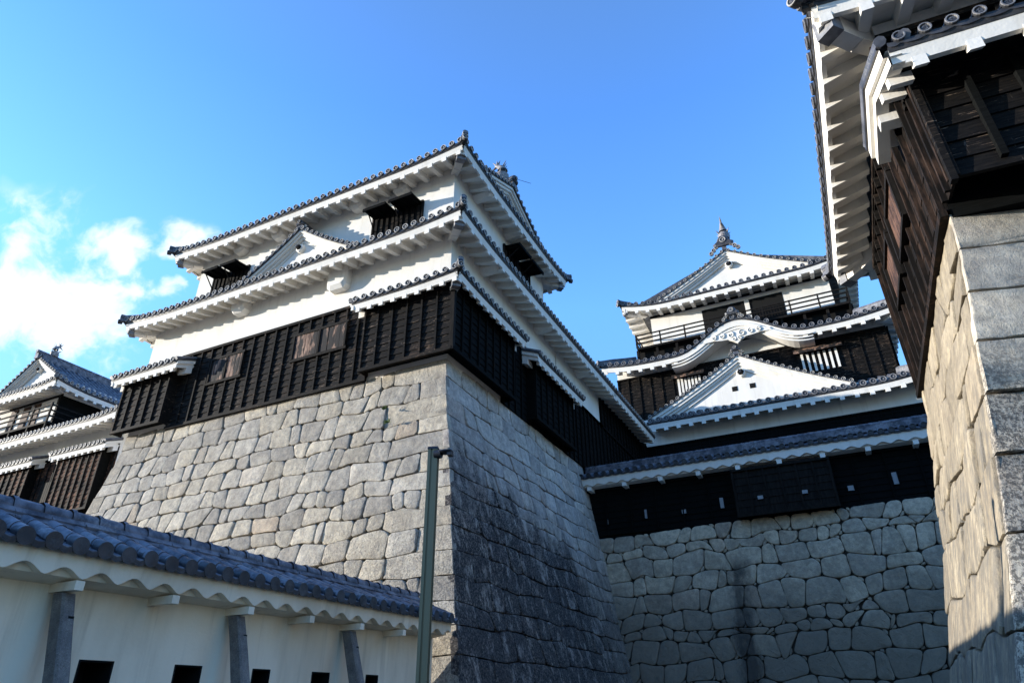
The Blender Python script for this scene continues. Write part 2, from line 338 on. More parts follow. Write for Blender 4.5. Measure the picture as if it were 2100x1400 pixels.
class Roof:
    """one slope of a tiled roof. T frame has its d=0 on the eave line; inward is t=-d."""
    def __init__(s, T, L_, D, z0, a, c=0., lift=None, hipL=0, hipR=0, r=.075, pitch=.28, over=1.0, rs=.48, k=1., detail=0, tmat='roof_tile', vergeL=None, vergeR=None, seg=.26, dk=1.24, rl=9., smat='white_plaster', rim='tile_rim'):
        s.__dict__.update(locals()); del s.__dict__['s']
        s.T = T; s.lift = lift or (lambda q: 0.)
    def tmax(s, q):
        v = s.D
        if s.hipL: v = min(v, max(q, 0.)) if not (s.vergeL is not None and q >= s.vergeL) else v
        if s.hipR:
            e = s.L_ - q
            v = min(v, max(e, 0.)) if not (s.vergeR is not None and e >= s.vergeR) else v
        return v
    def h(s, q, t): return s.z0 + s.a * t + s.c * t * t + s.lift(q) * (max(0., 1 - t / 3.) if not getattr(s, 'keep', 0) else 1.)
    def P(s, q, t, dz=0.): return s.T(q, -t, s.h(q, t) + dz)
    def tiles(s, mb):
        n = max(1, round(s.L_ / s.pitch)); pt = s.L_ / n; qs = [pt * (i + .5) for i in range(n)]
        th = [PI * k / 5 for k in range(6)]
        for i, q in enumerate(qs):
            tm = s.tmax(q)
            if tm > .12:
                ns = max(1, int(tm / s.seg)); rows = []
                for j in range(ns):
                    t0, t1 = tm * j / ns, tm * (j + 1) / ns
                    jr = random.uniform(-.004, .004)
                    for t_, rr in ((t0, s.r * 1.0 + jr), (t1, s.r * .90 + jr)):
                        rows.append([s.T(q + rr * math.cos(a), -t_, s.h(q, t_) + rr * math.sin(a)) for a in th])
                mb.grid(rows, s.tmat)
            if tm > .05: disc(mb, s.T, q, .02, s.h(q, 0) + .035 * s.k, s.r * s.dk, s.detail, 1, s.rim)
        # pans
        edges = [0.] + [q for q in qs] + [s.L_]
        for i in range(len(edges) - 1):
            q0, q1 = edges[i], edges[i + 1]
            if q1 - q0 < .01: continue
            rows = []; nn = 4 if s.D < 2 else 8
            for j in range(nn + 1):
                row = []
                for u in (0, .5, 1):
                    q = q0 + (q1 - q0) * u; tm = s.tmax(q); t_ = tm * j / nn
                    row.append(s.P(q, t_, -.012 - (.02 if u == .5 else 0)))
                rows.append(row)
            mb.grid(rows, s.tmat)
            # curved lip of the pan tile at the eave
            top, bot, bk = [], [], []
            for u in (0, .25, .5, .75, 1):
                q = q0 + (q1 - q0) * u; z = s.h(q, 0); sg = math.sin(PI * u) * .028 * s.k
                top.append(s.T(q, .0, z - .005 - sg * .6)); bot.append(s.T(q, -.005, z - .062 * s.k - sg)); bk.append(s.T(q, -.09, z - .062 * s.k - sg * .6))
            mb.grid([top, bot, bk], 'dark_tile')
    def eaves(s, mb, cut=None, mat='white_plaster'):
        k = s.k; m_ = max(2, int(s.L_ / .18)); S = [s.L_ * i / m_ for i in range(m_ + 1)]
        z1, z2 = -.095 * k, -.315 * k
        def rng(q, t0):  # clamp inside the hip
            return q
        A = []; 
        for q in S:
            qq = min(max(q, .10 if s.hipL else 0), s.L_ - (.10 if s.hipR else 0)); z = s.h(q, 0)
            A.append([s.T(qq, -.16, z + z1), s.T(qq, -.045, z + z1), s.T(qq, -.085, z + z2), s.T(qq, -.15, z + z2)])
        mb.grid(A, mat)
        # dark board above the plaster
        B = []
        for q in S:
            z = s.h(q, 0); B.append([s.T(q, -.012, z - .06 * k), s.T(q, -.04, z - .125 * k), s.T(q, -.10, z - .125 * k)])
        mb.grid(B, 'dark_tile')
        ov = s.over; C = []
        for q in S:
            tm = ov
            if s.hipL: tm = min(tm, max(q, .12))
            if s.hipR: tm = min(tm, max(s.L_ - q, .12))
            C.append([s.T(q, -.12, s.h(q, 0) - .22 * k), s.T(q, -tm, s.h(q, 0) - .22 * k + (s.a * .55) * tm)])
        mb.grid(C, s.smat)
        if s.rs:
            n = max(1, round(s.L_ / s.rs)); pt = s.L_ / n; wv = .075 * k
            for i in range(n):
                q = pt * (i + .5)
                tm = ov
                if s.hipL: tm = min(tm, q - .12)
                if s.hipR: tm = min(tm, s.L_ - q - .12)
                tm = min(max(tm, .2), s.rl)
                z = s.h(q, 0); dz = s.a * .55 * tm
                P = []
                for zz in ((-.42 * k, -.40 * k + dz), (-.21 * k, -.21 * k + dz)):
                    P += [s.T(q - wv, -.075, z + zz[0]), s.T(q + wv, -.075, z + zz[0]), s.T(q + wv, -tm, z + zz[1]), s.T(q - wv, -tm, z + zz[1])]
                mb.hexa(P, mat)
    def hip(s, lst, side, tend=None, r=None):
        mb = MB(); lst.append(mb)
        r = r or s.r * 1.05; T = s.T; e = tend or s.D
        f = (lambda t_: t_) if side == 'L' else (lambda t_: s.L_ - t_)
        n = 8; P = [T(f(e * i / n), -e * i / n, s.h(f(e * i / n), e * i / n) + (.04 + .06 * min(1, i / 3)) * s.k) for i in range(n + 1)]
        # start a little outside the corner
        for i in range(n):
            mb.beam(P[i] + Vector((0, 0, -.03)), P[i + 1] + Vector((0, 0, -.03)), .20 * s.k, .16 * s.k, s.tmat)
        mb.tube([p + Vector((0, 0, .09 * s.k)) for p in P], r, 8, s.tmat)
        d = (P[0] - P[2]); d.z = 0; d.normalize(); ang = math.atan2(d.x, -d.y)
        Tc = frame(P[0].x, P[0].y, ang)
        disc(mb, Tc, 0, .12, P[0].z + .05 * s.k, s.r * 1.2, s.detail); disc(mb, Tc, 0, .16, P[0].z - .10 * s.k, s.r * 1.15, s.detail); mb.beam(P[0] - d * .05 + Vector((0, 0, -.02)), P[0] + d * .12 + Vector((0, 0, .0)), .16 * s.k, .16 * s.k, s.tmat); mb.tube([P[0] + Vector((0, 0, .10 * s.k)), P[0] + d * .13 + Vector((0, 0, .12 * s.k))], s.r * 1.1, 8, s.tmat)
    def hipbeam(s, mb, side, ov=None):
        ov = ov or s.over; k = s.k
        f = (lambda t_: t_) if side == 'L' else (lambda t_: s.L_ - t_)
        z = s.h(f(0), 0)
        a = s.T(f(.25), -.25, z - .37 * k); b = s.T(f(ov + .05), -(ov + .05), z - .37 * k + s.a * .4 * ov - .02)
        c_ = a + (b - a) * .5 + Vector((0, 0, -.05))
        mb.beam(a, c_, .22 * k, .30 * k, 'white_plaster'); mb.beam(c_ - (c_ - a) * .02, b, .218 * k, .298 * k, 'white_plaster')
        d = (a - b); d.z = 0; d.normalize()
        mb.beam(a - d * .10, a + d * .09, .27 * k, .35 * k, 'grey_rim')

def gable(mb, wm, T, sc_, zp, wdt, zb, d, k=1., curve=.25, r=.07, pitch=.26, board=.34, depth=2., wallback=.38, detail=0, wall_z=None, back_tiles=True, asym=0., disc_off=0.):
    """triangular gable facing +d.  mb: tiles, wm: plaster"""
    H = zp - zb
    def rk(u, sg): return sc_ + sg * wdt * u * (1 + asym * sg), zp - H * ((1 + curve) * u - curve * u * u)
    length = math.hypot(wdt, H); n = max(4, round(length / pitch))
    for sg in (-1, 1):
        # end discs along the rake
        for i in range(n):
            u = (i + .6) / n; s_, z = rk(u, sg); disc(mb, T, s_, d + .02 + disc_off, z + .03, r, detail)
        us = [i / 14 for i in range(15)]
        top = [rk(u, sg) for u in us]
        # tile lip
        mb.grid([[T(s_, d, z + .05), T(s_, d, z - .055 * k), T(s_, d - .12, z - .055 * k)] for s_, z in top], 'dark_tile')
        # barge boards: three stepped mouldings
        lay = ((-.05, -.05 - board * .42, d - .05), (-.05 - board * .42, -.05 - board * .80, d - .11), (-.05 - board * .80, -.05 - board * 1.12, d - .19), (-.05 - board * 1.12, -.05 - board * 1.55, d - .27))
        for a, b, dd in lay:
            wm.grid([[T(s_, dd - .06, z + a * k), T(s_, dd, z + a * k), T(s_, dd, z + b * k), T(s_, dd - .12, z + b * k)] for s_, z in top], 'white_plaster')
        # soffit behind boards
        wm.grid([[T(s_, d - .05, z - .08 * k), T(s_, d - wallback - .1, z - .08 * k)] for s_, z in top], 'white_plaster')
        # roof slope behind
        if back_tiles:
            mb.grid([[T(s_, d, z + .01), T(s_, d - depth, z + .01)] for s_, z in top], 'roof_tile')
            nr = max(1, int(depth / pitch)); th = [PI * q / 5 for q in range(6)]
            for j in range(nr):
                dd = d - .12 - j * pitch
                rows = []
                for i, (s_, z) in enumerate(top):
                    rows.append([T(s_, dd + r * math.cos(a), z + r * math.sin(a)) for a in th])
                mb.grid(rows, 'roof_tile')
    # wall triangle
    zb2 = wall_z if wall_z is not None else zb - .2
    us = [i / 14 for i in range(15)]
    L1 = [T(rk(u, -1)[0], d - wallback, rk(u, -1)[1] - .02) for u in us[::-1]] + [T(rk(u, 1)[0], d - wallback, rk(u, 1)[1] - .02) for u in us[1:]]
    L2 = [Vector((p.x, p.y, zb2)) for p in L1]
    wm.grid([L1, L2], 'white_plaster')
    # ridge and finial tile
    mb.beam(T(sc_, d + .02, zp + .09 * k), T(sc_, d - depth, zp + .09 * k), .24 * k, .2 * k, 'roof_tile')
    mb.tube([T(sc_, d + .03, zp + .23 * k), T(sc_, d - depth, zp + .23 * k)], .085 * k, 8, 'roof_tile')
    return rk
def onigawara(mb, T, s, d, z, k=1., detail=0):
    g = .22 * k
    pts = [(-1.15, -.55), (1.15, -.55), (1.35, -.15), (.85, .2), (.62, .75), (.3, 1.05), (-.3, 1.05), (-.62, .75), (-.85, .2), (-1.35, -.15)]
    n = len(pts); F = [T(s + a * g, d + .06, z + b * g) for a, b in pts]; F2 = [T(s + a * g * .8, d + .11, z + (b * .8 + .05) * g) for a, b in pts]; B = [T(s + a * g, d - .08, z + b * g) for a, b in pts]
    mb.grid([B, F, F2], 'roof_tile', True); mb.add(F2, [tuple(range(n))], 'dark_tile')
    disc(mb, T, s, d + .14, z + .32 * g, g * .42, detail)
    for sg in (-1, 1):
        for q in range(3): disc(mb, T, s + sg * g * (1.0 + .38 * q), d + .02, z - g * (.45 + .42 * q), g * .30, 0)
def pendant(mb, T, s, d, z, k=1.):
    g = .2 * k; pts = [(-.9, .6), (0, 1.05), (.9, .6), (.95, -.2), (.5, -.75), (0, -1.), (-.5, -.75), (-.95, -.2)]
    F = [T(s + a * g, d + .05, z + b * g) for a, b in pts]; F2 = [T(s + a * g * .8, d + .08, z + b * g * .8) for a, b in pts]; B = [T(s + a * g, d - .1, z + b * g) for a, b in pts]
    mb.grid([B, F, F2], 'white_plaster', True); mb.add(F2, [tuple(range(8))], 'white_plaster')
def flower(mb, T, s, d, z, k=1.):
    g = .085 * k
    for j in range(6):
        a = PI / 3 * j
        mb.tube([T(s + g * .9 * math.cos(a), d + .03, z + g * .9 * math.sin(a)), T(s + g * .9 * math.cos(a), d + .11, z + g * .9 * math.sin(a))], [g * .62, g * .42], 7, 'black_void')
    mb.tube([T(s, d, z), T(s, d + .16, z)], [g * .8, g * .45], 8, 'dark_tile')
def fish(T, s, d, z, k=1., toward=-1, parent=None):
    """dolphin-tailed fish standing head-down on the ridge end. body curls in the s-direction (ridge along s)"""
    mb = MB(); g = k
    path = [(0, .0), (.02, .14), (.05, .30), (.06, .46), (.02, .60), (-.08, .71), (-.20, .76)]
    rr = [.21, .24, .22, .175, .12, .075, .035]
    P = [T(s + a * g * -toward, d, z + b * g) for a, b in path]
    # smooth the path
    mb.tube(P, [q * g for q in rr], 10, 'bronze', True)
    def spike(a, b, w_):
        A = T(s + a[0] * g * -toward, d + a[2] * g, z + a[1] * g); B = T(s + b[0] * g * -toward, d + b[2] * g, z + b[1] * g)
        mb.tube([A, (A + B) / 2, B], [w_ * g, w_ * .7 * g, .004], 6, 'bronze')
    for i in range(7):    # dorsal fin spikes
        u = i / 6; spike((.13 - .05 * u * u, .10 + .58 * u, 0), (.30 - .10 * u, .12 + .78 * u, 0), .028)
    for e in ((-.36, .60), (-.30, .98), (-.14, 1.02), (-.02, .98)): spike((-.12, .74, 0), (e[0], e[1], 0), .045)
    for sg in (-1, 1):    # pectoral fins, whiskers
        spike((-.02, .22, .10 * sg), (-.20, .42, .26 * sg), .05); spike((.02, .2, .10 * sg), (.14, .40, .28 * sg), .04)
    spike((-.08, .06, 0), (-.25, .02, 0), .07); spike((-.08, .12, 0), (-.27, .18, 0), .05)
    return mb.build('fish_ornament', parent, True)

# ------------------------------------------------------------------ timber cladding
def clad(mb, T, s0, s1, z0, z1, d, bh=.20, bw=.45, mat='black_wood', batten=.055, rails=(0, 1), bmat=None, skip=None, lap=.022):
    bmat = bmat or mat
    n = max(1, round((z1 - z0) / bh)); hh = (z1 - z0) / n
    m_ = max(1, round((s1 - s0) / 1.8))
    for i in range(n):
        a = z0 + i * hh
        for j in range(m_):
            q0, q1 = s0 + (s1 - s0) * j / m_, s0 + (s1 - s0) * (j + 1) / m_
            e = random.uniform(-.004, .004); zz = random.uniform(-.006, .006)
            mb.hexa([T(q0, d - .03, a), T(q1, d - .03, a), T(q1, d + lap + e, a + zz), T(q0, d + lap + e, a + zz), T(q0, d - .03, a + hh), T(q1, d - .03, a + hh), T(q1, d - .002, a + hh + .012), T(q0, d - .002, a + hh + .012)], mat)
    nb = max(1, round((s1 - s0) / bw)); 
    for i in range(nb + 1):
        q = s0 + (s1 - s0) * i / nb
        if skip and skip[0] < q < skip[1]: continue
        q = min(max(q, s0 + batten / 2), s1 - batten / 2)
        mb.box(T, q - batten / 2, q + batten / 2, d, d + .062, z0 - .003, z1 + .003, bmat)
    if 1 in rails: mb.box(T, s0 - .02, s1 + .02, d, d + .085, z1 - .02, z1 + .07, bmat)
    if 0 in rails: mb.box(T, s0 - .02, s1 + .02, d, d + .08, z0 - .07, z0 + .02, bmat)

# ------------------------------------------------------------------ stone walls
def interp(tab, z):
    tab = sorted(tab)
    if z <= tab[0][0]: return tab[0][1] + (z - tab[0][0]) * (tab[1][1] - tab[0][1]) / (tab[1][0] - tab[0][0])
    for (a, p), (b, q) in zip(tab, tab[1:]):
        if z <= b: return p + (q - p) * (z - a) / (b - a)
    return tab[-1][1]
def stone_wall(mb, rng, P, srange, zlist, wmean, amp, mat, gap=.012, bulge=.03, rnd=1, qL=None, qR=None, filler=0., tilt=.08, top=None, wvar=.35, knot=.35, edge=.05, steps=3, rough=.012):
    """P(s,z,depth)->Vector ; zlist: course heights from bottom to top; qL,qR: quoin lengths (long, short)"""
    K = len(zlist); rowsJ = []
    for k in range(K - 1):
        z0, z1 = zlist[k], zlist[k + 1]; a, b = srange((z0 + z1) / 2)
        X = [a]
        if qL: X.append(a + (qL[0] if k % 2 else qL[1]) * rng.uniform(.9, 1.1))
        end = b - ((qR[0] if k % 2 == 0 else qR[1]) * rng.uniform(.9, 1.1) if qR else 0)
        hh = z1 - z0
        while True:
            wd = wmean * (1 + rng.uniform(-wvar, wvar)) * (.75 + .25 * hh / .5); nx = X[-1] + wd
            if nx > end - .30 * wmean: break
            X.append(nx)
        if qR: X.append(end)
        X.append(b)
        J = []
        for i, x in enumerate(X):
            if i == 0: J.append((srange(z0)[0], srange(z1)[0]))
            elif i == len(X) - 1: J.append((srange(z0)[1], srange(z1)[1]))
            else:
                q = (qL and i == 1) or (qR and i == len(X) - 2); tt = .02 if q else tilt
                J.append((x + rng.uniform(-tt, tt), x + rng.uniform(-tt, tt)))
        rowsJ.append((X, J))
    kn = []
    for k in range(K):
        xs = []
        if k > 0: xs += [j[1] for j in rowsJ[k - 1][1]]
        if k < K - 1: xs += [j[0] for j in rowsJ[k][1]]
        xs = sorted(xs); m2 = []
        for x in xs:
            if m2 and x - m2[-1] < .20: continue
            m2.append(x)
        a_, b_ = srange(zlist[k]); am = amp * (0 if k == 0 else 1) * ((.35 if top is None else top) if k == K - 1 else 1)
        vs = []
        for x in m2:
            v = rng.uniform(-am, am); v = v if not vs else .35 * vs[-1] + .75 * v
            if qL: v *= min(1, max(0, (x - a_ - .3) / .9))
            if qR: v *= min(1, max(0, (b_ - x - .3) / .9))
            vs.append(v)
        kn.append((m2, vs))
    def zb(k, s_):
        xs, vs = kn[k]
        if s_ <= xs[0]: return zlist[k] + vs[0]
        if s_ >= xs[-1]: return zlist[k] + vs[-1]
        for i in range(len(xs) - 1):
            if s_ <= xs[i + 1]: return zlist[k] + vs[i] + (vs[i + 1] - vs[i]) * (s_ - xs[i]) / (xs[i + 1] - xs[i])
    for k in range(K - 1):
        z0, z1 = zlist[k], zlist[k + 1]; X, J = rowsJ[k]; hh = z1 - z0
        for i in range(len(X) - 1):
            quoin = (qL and i == 0) or (qR and i == len(X) - 2)
            (bl, tl), (br, tr) = J[i], J[i + 1]
            lo_ = [bl] + [x for x in kn[k][0] if bl + .05 < x < br - .05] + [br]; hi_ = [tl] + [x for x in kn[k + 1][0] if tl + .05 < x < tr - .05] + [tr]
            nb = len(lo_) - 1
            poly = [(x, zb(k, x)) for x in lo_] + [(x, zb(k + 1, x)) for x in hi_[::-1]]
            if filler and not quoin and rng.random() < filler and i < len(X) - 2 and hh > .3:
                # cut the lower right corner and drop a small stone in
                fw_ = rng.uniform(.10, .2); fh = rng.uniform(.1, .2); up = rng.random() < .5
                if up:
                    tri = [(tr - fw_, zb(k + 1, tr - fw_)), (tr - .01, zb(k + 1, tr) - fh), (tr, zb(k + 1, tr))]
                    poly = [p for p in poly if not (p[0] > tr - fw_ and p[1] > z1 - fh * .7)]
                    poly = poly[:nb + 1] + [(br * .3 + tr * .7, zb(k + 1, tr) - fh), (tr - fw_, zb(k + 1, tr - fw_))] + [p for p in poly[nb + 1:] if p[0] < tr - fw_]
                else:
                    tri = [(br - fw_, zb(k, br - fw_)), (br, zb(k, br)), (br, zb(k, br) + fh)]
                    poly = [p for p in poly[:nb + 1] if p[0] < br - fw_] + [(br - fw_, zb(k, br - fw_)), (br, zb(k, br) + fh)] + poly[nb + 1:]
                stone_poly(mb, rng, P, tri, gap * .6, bulge * .4, 1, mat, -.01, edge, rough)
            stone_poly(mb, rng, P, poly, gap, bulge * (.3 if quoin else 1), 0 if quoin else rnd, mat, 0, edge * (.5 if quoin else 1), rough)
def stone_poly(mb, rng, P, poly, gap, bulge, rnd, mat, off, edge, rough, chip=.007):
    if len(poly) < 3: return
    n = len(poly); cx = sum(p[0] for p in poly) / n; cz = sum(p[1] for p in poly) / n
    xs = [p[0] for p in poly]; zs = [p[1] for p in poly]; hw = max(.04, (max(xs) - min(xs)) / 2); hh = max(.04, (max(zs) - min(zs)) / 2)
    sh = lambda pl, g: [(cx + (x - cx) * max(.1, 1 - g / hw), cz + (z - cz) * max(.1, 1 - g / hh)) for x, z in pl]
    poly = sh(poly, gap)
    for it_ in range(rnd):      # corner cutting
        cut = .065 if rnd == 1 else .075 / (it_ + 1)
        q = []
        for i in range(len(poly)):
            a, b = poly[i], poly[(i + 1) % len(poly)]
            e_ = math.hypot(b[0] - a[0], b[1] - a[1]) + 1e-6; f_ = min(.27, cut / e_)
            q += [(a[0] + (b[0] - a[0]) * f_, a[1] + (b[1] - a[1]) * f_), (b[0] + (a[0] - b[0]) * f_, b[1] + (a[1] - b[1]) * f_)]
        poly = q
    if chip:
        q = []
        for i in range(len(poly)):
            a, b = poly[i], poly[(i + 1) % len(poly)]; q.append(a); e_ = math.hypot(b[0] - a[0], b[1] - a[1])
            if e_ > .16:
                m_ = int(e_ / .11)
                for j in range(1, m_):
                    u = j / m_; q.append((a[0] + (b[0] - a[0]) * u + rng.uniform(-chip, chip), a[1] + (b[1] - a[1]) * u + rng.uniform(-chip, chip)))
        poly = q
    n = len(poly); tx, tz = rng.uniform(-.02, .02), rng.uniform(-.02, .02); o = off + rng.uniform(-.012, .012)
    mb.cur = (rng.random(), rng.random(), rng.random())
    D = lambda x, z, b: P(x, z, o + b + tx * (x - cx) / hw + tz * (z - cz) / hh + (rng.uniform(-rough, rough) if b > 0 else 0))
    rows = [[D(x, z, -.16) for x, z in poly], [D(x, z, -.012) for x, z in poly]]
    rows.append([D(x, z, bulge * .45 + .001) for x, z in sh(poly, edge * .5)]); rows.append([D(x, z, bulge * .85 + .001) for x, z in sh(poly, edge * 1.6)])
    s3 = [(cx + (x - cx) * .5, cz + (z - cz) * .5) for x, z in poly]; rows.append([D(x, z, bulge + .001) for x, z in s3])
    b0 = len(mb.v); mb.grid(rows, mat, True)
    last = rows[-1]; c = P(cx, cz, o + bulge + rng.uniform(-rough, rough)); mb.add(last + [c], [(i, (i + 1) % n, n) for i in range(n)], mat)
    mb.cur = None

# =================================================================== GROUND
g = MB(); g.grid([[Vector((x, y, -1.7)) for x in (-1500, -60, 0, 60, 1500)] for y in (-1500, -60, 0, 60, 1500)], 'gravel')
o = g.build('ground'); o['kind'] = 'structure'

# =================================================================== KEEP (small keep) stone base
XC, YF, XL = -7.99, 12.69, -20.10
BAT = [(-1.7, 2.35), (0., 1.56), (1.33, 1.22), (2.53, .96), (4.14, .66), (5.4, .38), (6.4, .18), (7.2, .05), (7.76, 0.)]
bat = lambda z: interp(BAT, z)
def courses(z0, z1, h, rng, v=.12):
    zs = [z0]
    while zs[-1] < z1 - h * .6: zs.append(zs[-1] + h * rng.uniform(1 - v, 1 + v))
    k = (z1 - z0) / (zs[-1] - z0); return [z0 + (z - z0) * k for z in zs]
rng = random.Random(11)
base = thing('granite_rampart', 'tall sloping granite rampart under the tower at centre, its shaded right face stained black', 'stone wall')
Zc = courses(-1.7, 7.78, .50, rng, .16)
mb = MB()
Pf = lambda s, z, d: Vector((XC + s, YF - bat(z) - d, z))
stone_wall(mb, rng, Pf, lambda z: (XL - XC - bat(z) * .75, bat(z)), Zc, .64, .105, 'keep_stone', gap=.007, bulge=.018, rnd=1, qL=(1.1, .55), qR=(1.7, .8), tilt=.13, edge=.022, rough=.004, top=.4, knot=.47, wvar=.45)
mb.grid([[Pf(XL - XC - bat(z) * .75 + .05, z, -.10), Pf(bat(z) - .10, z, -.10)] for z in Zc[:-1] + [7.62]], 'joint'); mb.build('sunlit_face', base, True)
mb = MB()
Ps = lambda s, z, d: Vector((XC + bat(z) + d, YF + s, z))
Zs = [z + (0 if z > 7.5 else 0) for z in Zc]
stone_wall(mb, rng, Ps, lambda z: (-bat(z), 10.5), Zs, .74, .10, 'stained_stone', gap=.007, bulge=.014, rnd=1, qL=(1.7, .8), tilt=.13, edge=.022, rough=.004, top=.3, knot=.5)
mb.grid([[Ps(-bat(z) + .10, z, -.10), Ps(10.5, z, -.10)] for z in Zs[:-1] + [7.62]], 'joint'); mb.build('shaded_face', base, True)
mb = MB()   # left flank and top
Pl = lambda s, z, d: Vector((XL - bat(z) * .75, YF - bat(z) + s, z))
mb.grid([[Pl(.03, z, 0), Pl(9, z, 0)] for z in Zc], 'keep_stone'); mb.quad((XL, YF, 7.7), (XC, YF, 7.7), (XC, 25, 7.7), (XL, 25, 7.7), 'keep_stone')
mb.build('left_flank', base)

# =================================================================== KEEP building
keep = thing('small_keep', 'white plastered two-storey tower with black timber skirt, on the tall sunlit rampart', 'castle tower')
TF = frame(XL, YF, 0)             # front, s=0..12.11
TS = frame(XC, YF, PI / 2)          # right side, s = y-YF
LF = XC - XL
mb = MB()
mb.box(TF, 0, LF, -7.5, 0, 7.6, 12.05, 'white_plaster'); mb.build('ground_floor_wall', keep)
mb = MB(); mb.box(TS, 7.6, 12.3, -4, 0, 7.6, 12.05, 'white_plaster'); mb.build('ground_floor_wall', keep)
mb = MB()
UX = -18.55
TU = frame(UX, YF, 0)
mb.box(TU, 0, XC - .002 - UX, -6.6, -.002, 12.05, 14.75, 'white_plaster'); mb.build('upper_wall', keep)
# cladding
mb = MB(); clad(mb, TF, 1.9, 9.6, 7.72, 10.18, .045); mb.build('timber_cladding', keep)
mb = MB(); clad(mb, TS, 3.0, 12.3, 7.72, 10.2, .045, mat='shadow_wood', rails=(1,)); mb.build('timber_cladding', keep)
# boarded windows in the skirt
for x0, x1 in ((-13.28, -11.34), (-16.7, -15.35)):
    wo = MB(); n = 9
    wo.box(TF, x0 - XL - .06, x1 - XL + .06, .07, .135, 8.84, 8.93, 'beam_wood'); wo.box(TF, x0 - XL - .06, x1 - XL + .06, .07, .14, 9.70, 9.78, 'beam_wood')
    for i in range(n):
        a = x0 - XL + (x1 - x0) * i / n; e = random.uniform(0, .012)
        wo.box(TF, a + .006, a + (x1 - x0) / n - .006, .05, .112 + e, 8.93, 9.70, 'weathered_board')
    for q in (0, .5, 1): 
        a = x0 - XL + (x1 - x0) * q; wo.box(TF, a - .03, a + .03, .07, .15, 8.93, 9.70, 'beam_wood')
    wo.build('boarded_window', keep)
# stone-drop bays
def bay_front(T, s0, s1, zt, zb_, d, faces, mat, parent, sideL=True, sideR=True, depth=.42):
    b = MB(); clad(b, T, s0, s1, zb_ + .05, zt, d, mat=mat)
    b.box(T, s0 + .01, s1 - .01, 0.0, d - .03, zb_ + .12, zt, 'shadow_wood')
    for on_, q in ((sideL, s0), (sideR, s1)):
        if on_:
            b.box(T, q - .02, q + .02, 0, d + .02, zb_, zt, mat)
    return b
bay = MB(); T1 = TF
b = bay_front(TF, -10.50 + 20.10, -7.65 + 20.10, 9.72, 7.80, .34, 1, 'black_wood', keep, True, False)
TSb = frame(XC, YF, PI / 2)
clad(b, TSb, -.34, 3.2, 7.85, 9.72, .34, mat='shadow_wood'); b.box(TSb, -.32, 3.2, 0.01, .31, 7.92, 9.72, 'shadow_wood'); b.box(TSb, 3.18, 3.22, 0, .36, 7.8, 9.72, 'shadow_wood')
b.box(frame(-7.63, 12.33, 0), -.05, .05, -.05, .05, 7.78, 9.7, 'beam_wood')
bayA = b.build('stone_drop_bay', keep)
b = MB(); clad(b, TS, 4.75, 8.10, 7.85, 9.66, .34, mat='shadow_wood'); b.box(TS, 4.75, 8.10, 0.01, .31, 7.92, 9.66, 'shadow_wood')
for q in (4.75, 8.10): b.box(TS, q - .02, q + .02, 0, .36, 7.8, 9.66, 'shadow_wood')
bayB = b.build('stone_drop_bay', keep)
b = bay_front(TF, -.32, 1.93, 9.50, 7.80, .34, 1, 'black_wood', keep, True, True); 
bayC = b.build('stone_drop_bay', keep)
# pent roofs
def pent(T, s0, s1, z0, parent, hipL=0, hipR=0, vL=0, vR=0, D=.72, lift=None, a=.42, over=.38, r=.072, pitch=.285, mbs=None, detail=0, k=.86, rs=.40):
    mb = mbs or MB(); o_ = s0
    TT = lambda s, d, z: T(s + s0, d + D, z)
    R_ = Roof(TT, s1 - s0, D, z0, a, lift=lift, hipL=hipL, hipR=hipR, r=r, pitch=pitch, over=over, rs=rs, k=k, detail=detail, rl=.2, smat='beam_wood')  # dark soffit material puts the shade under the eave into the colour
    R_.tiles(mb); R_.eaves(mb)
    for v, q, sg in ((vL, 0, -1), (vR, s1 - s0, 1)):
        if v:    # verge boards at the open end
            P = []
            for dd, hh in ((-.05, -.05), (-.05, -.30 * k)):
                pass
            A = lambda t_, dz, x: TT(q + sg * x, -t_, z0 + a * t_ + dz)
            for (x0, x1, za, zb_) in ((-.06, .06, -.05, -.17), (-.06, .02, -.17, -.30)):
                mb.hexa([A(.05, zb_, x0), A(D, zb_, x0), A(D, zb_, x1), A(.05, zb_, x1), A(.05, za, x0), A(D, za, x0), A(D, za, x1), A(.05, za, x1)], 'white_plaster')
            mb.grid([[A(0, .02, .08), A(D, .02, .08)], [A(0, -.05, .08), A(D, -.05, .08)], [A(0, -.05, 0), A(D, -.05, 0)]], 'dark_tile')
            mb.tube([A(-.02, .03, .02), A(D, .03, .02)], r * .95, 8, 'roof_tile')
            # little beam end under the verge
            mb.hexa([A(.42, -.50, -.32), A(.62, -.50, -.32), A(.62, -.50, .04), A(.42, -.50, .04), A(.42, -.30, -.32), A(.62, -.30, -.32), A(.62, -.30, .04), A(.42, -.30, .04)], 'white_plaster')
    return mb, R_
lf = lift_fn(3.48, 0, 1, .10, 2.)
mb, R1 = pent(TF, 9.35, 12.83, 9.90, None, hipR=1, vL=1, lift=lf)
hm = []; R1.hip(hm, 'R', .72); R1.hipbeam(mb, 'R')
mb, R2 = pent(frame(XC, YF, PI / 2), -.72, 3.5, 9.90, None, hipL=1, vR=1, lift=lift_fn(4.2, 1, 0, .10, 2.), mbs=mb)
mb.build('pent_roof', bayA); hm[0].build('hip_ridge', bayA)
mb, _ = pent(TS, 4.40, 8.42, 9.84, None, vL=1, vR=1); mb.build('pent_roof', bayB)
mb, _ = pent(TF, -.60, 2.45, 9.72, None, vL=1, vR=1); mb.build('pent_roof', bayC)
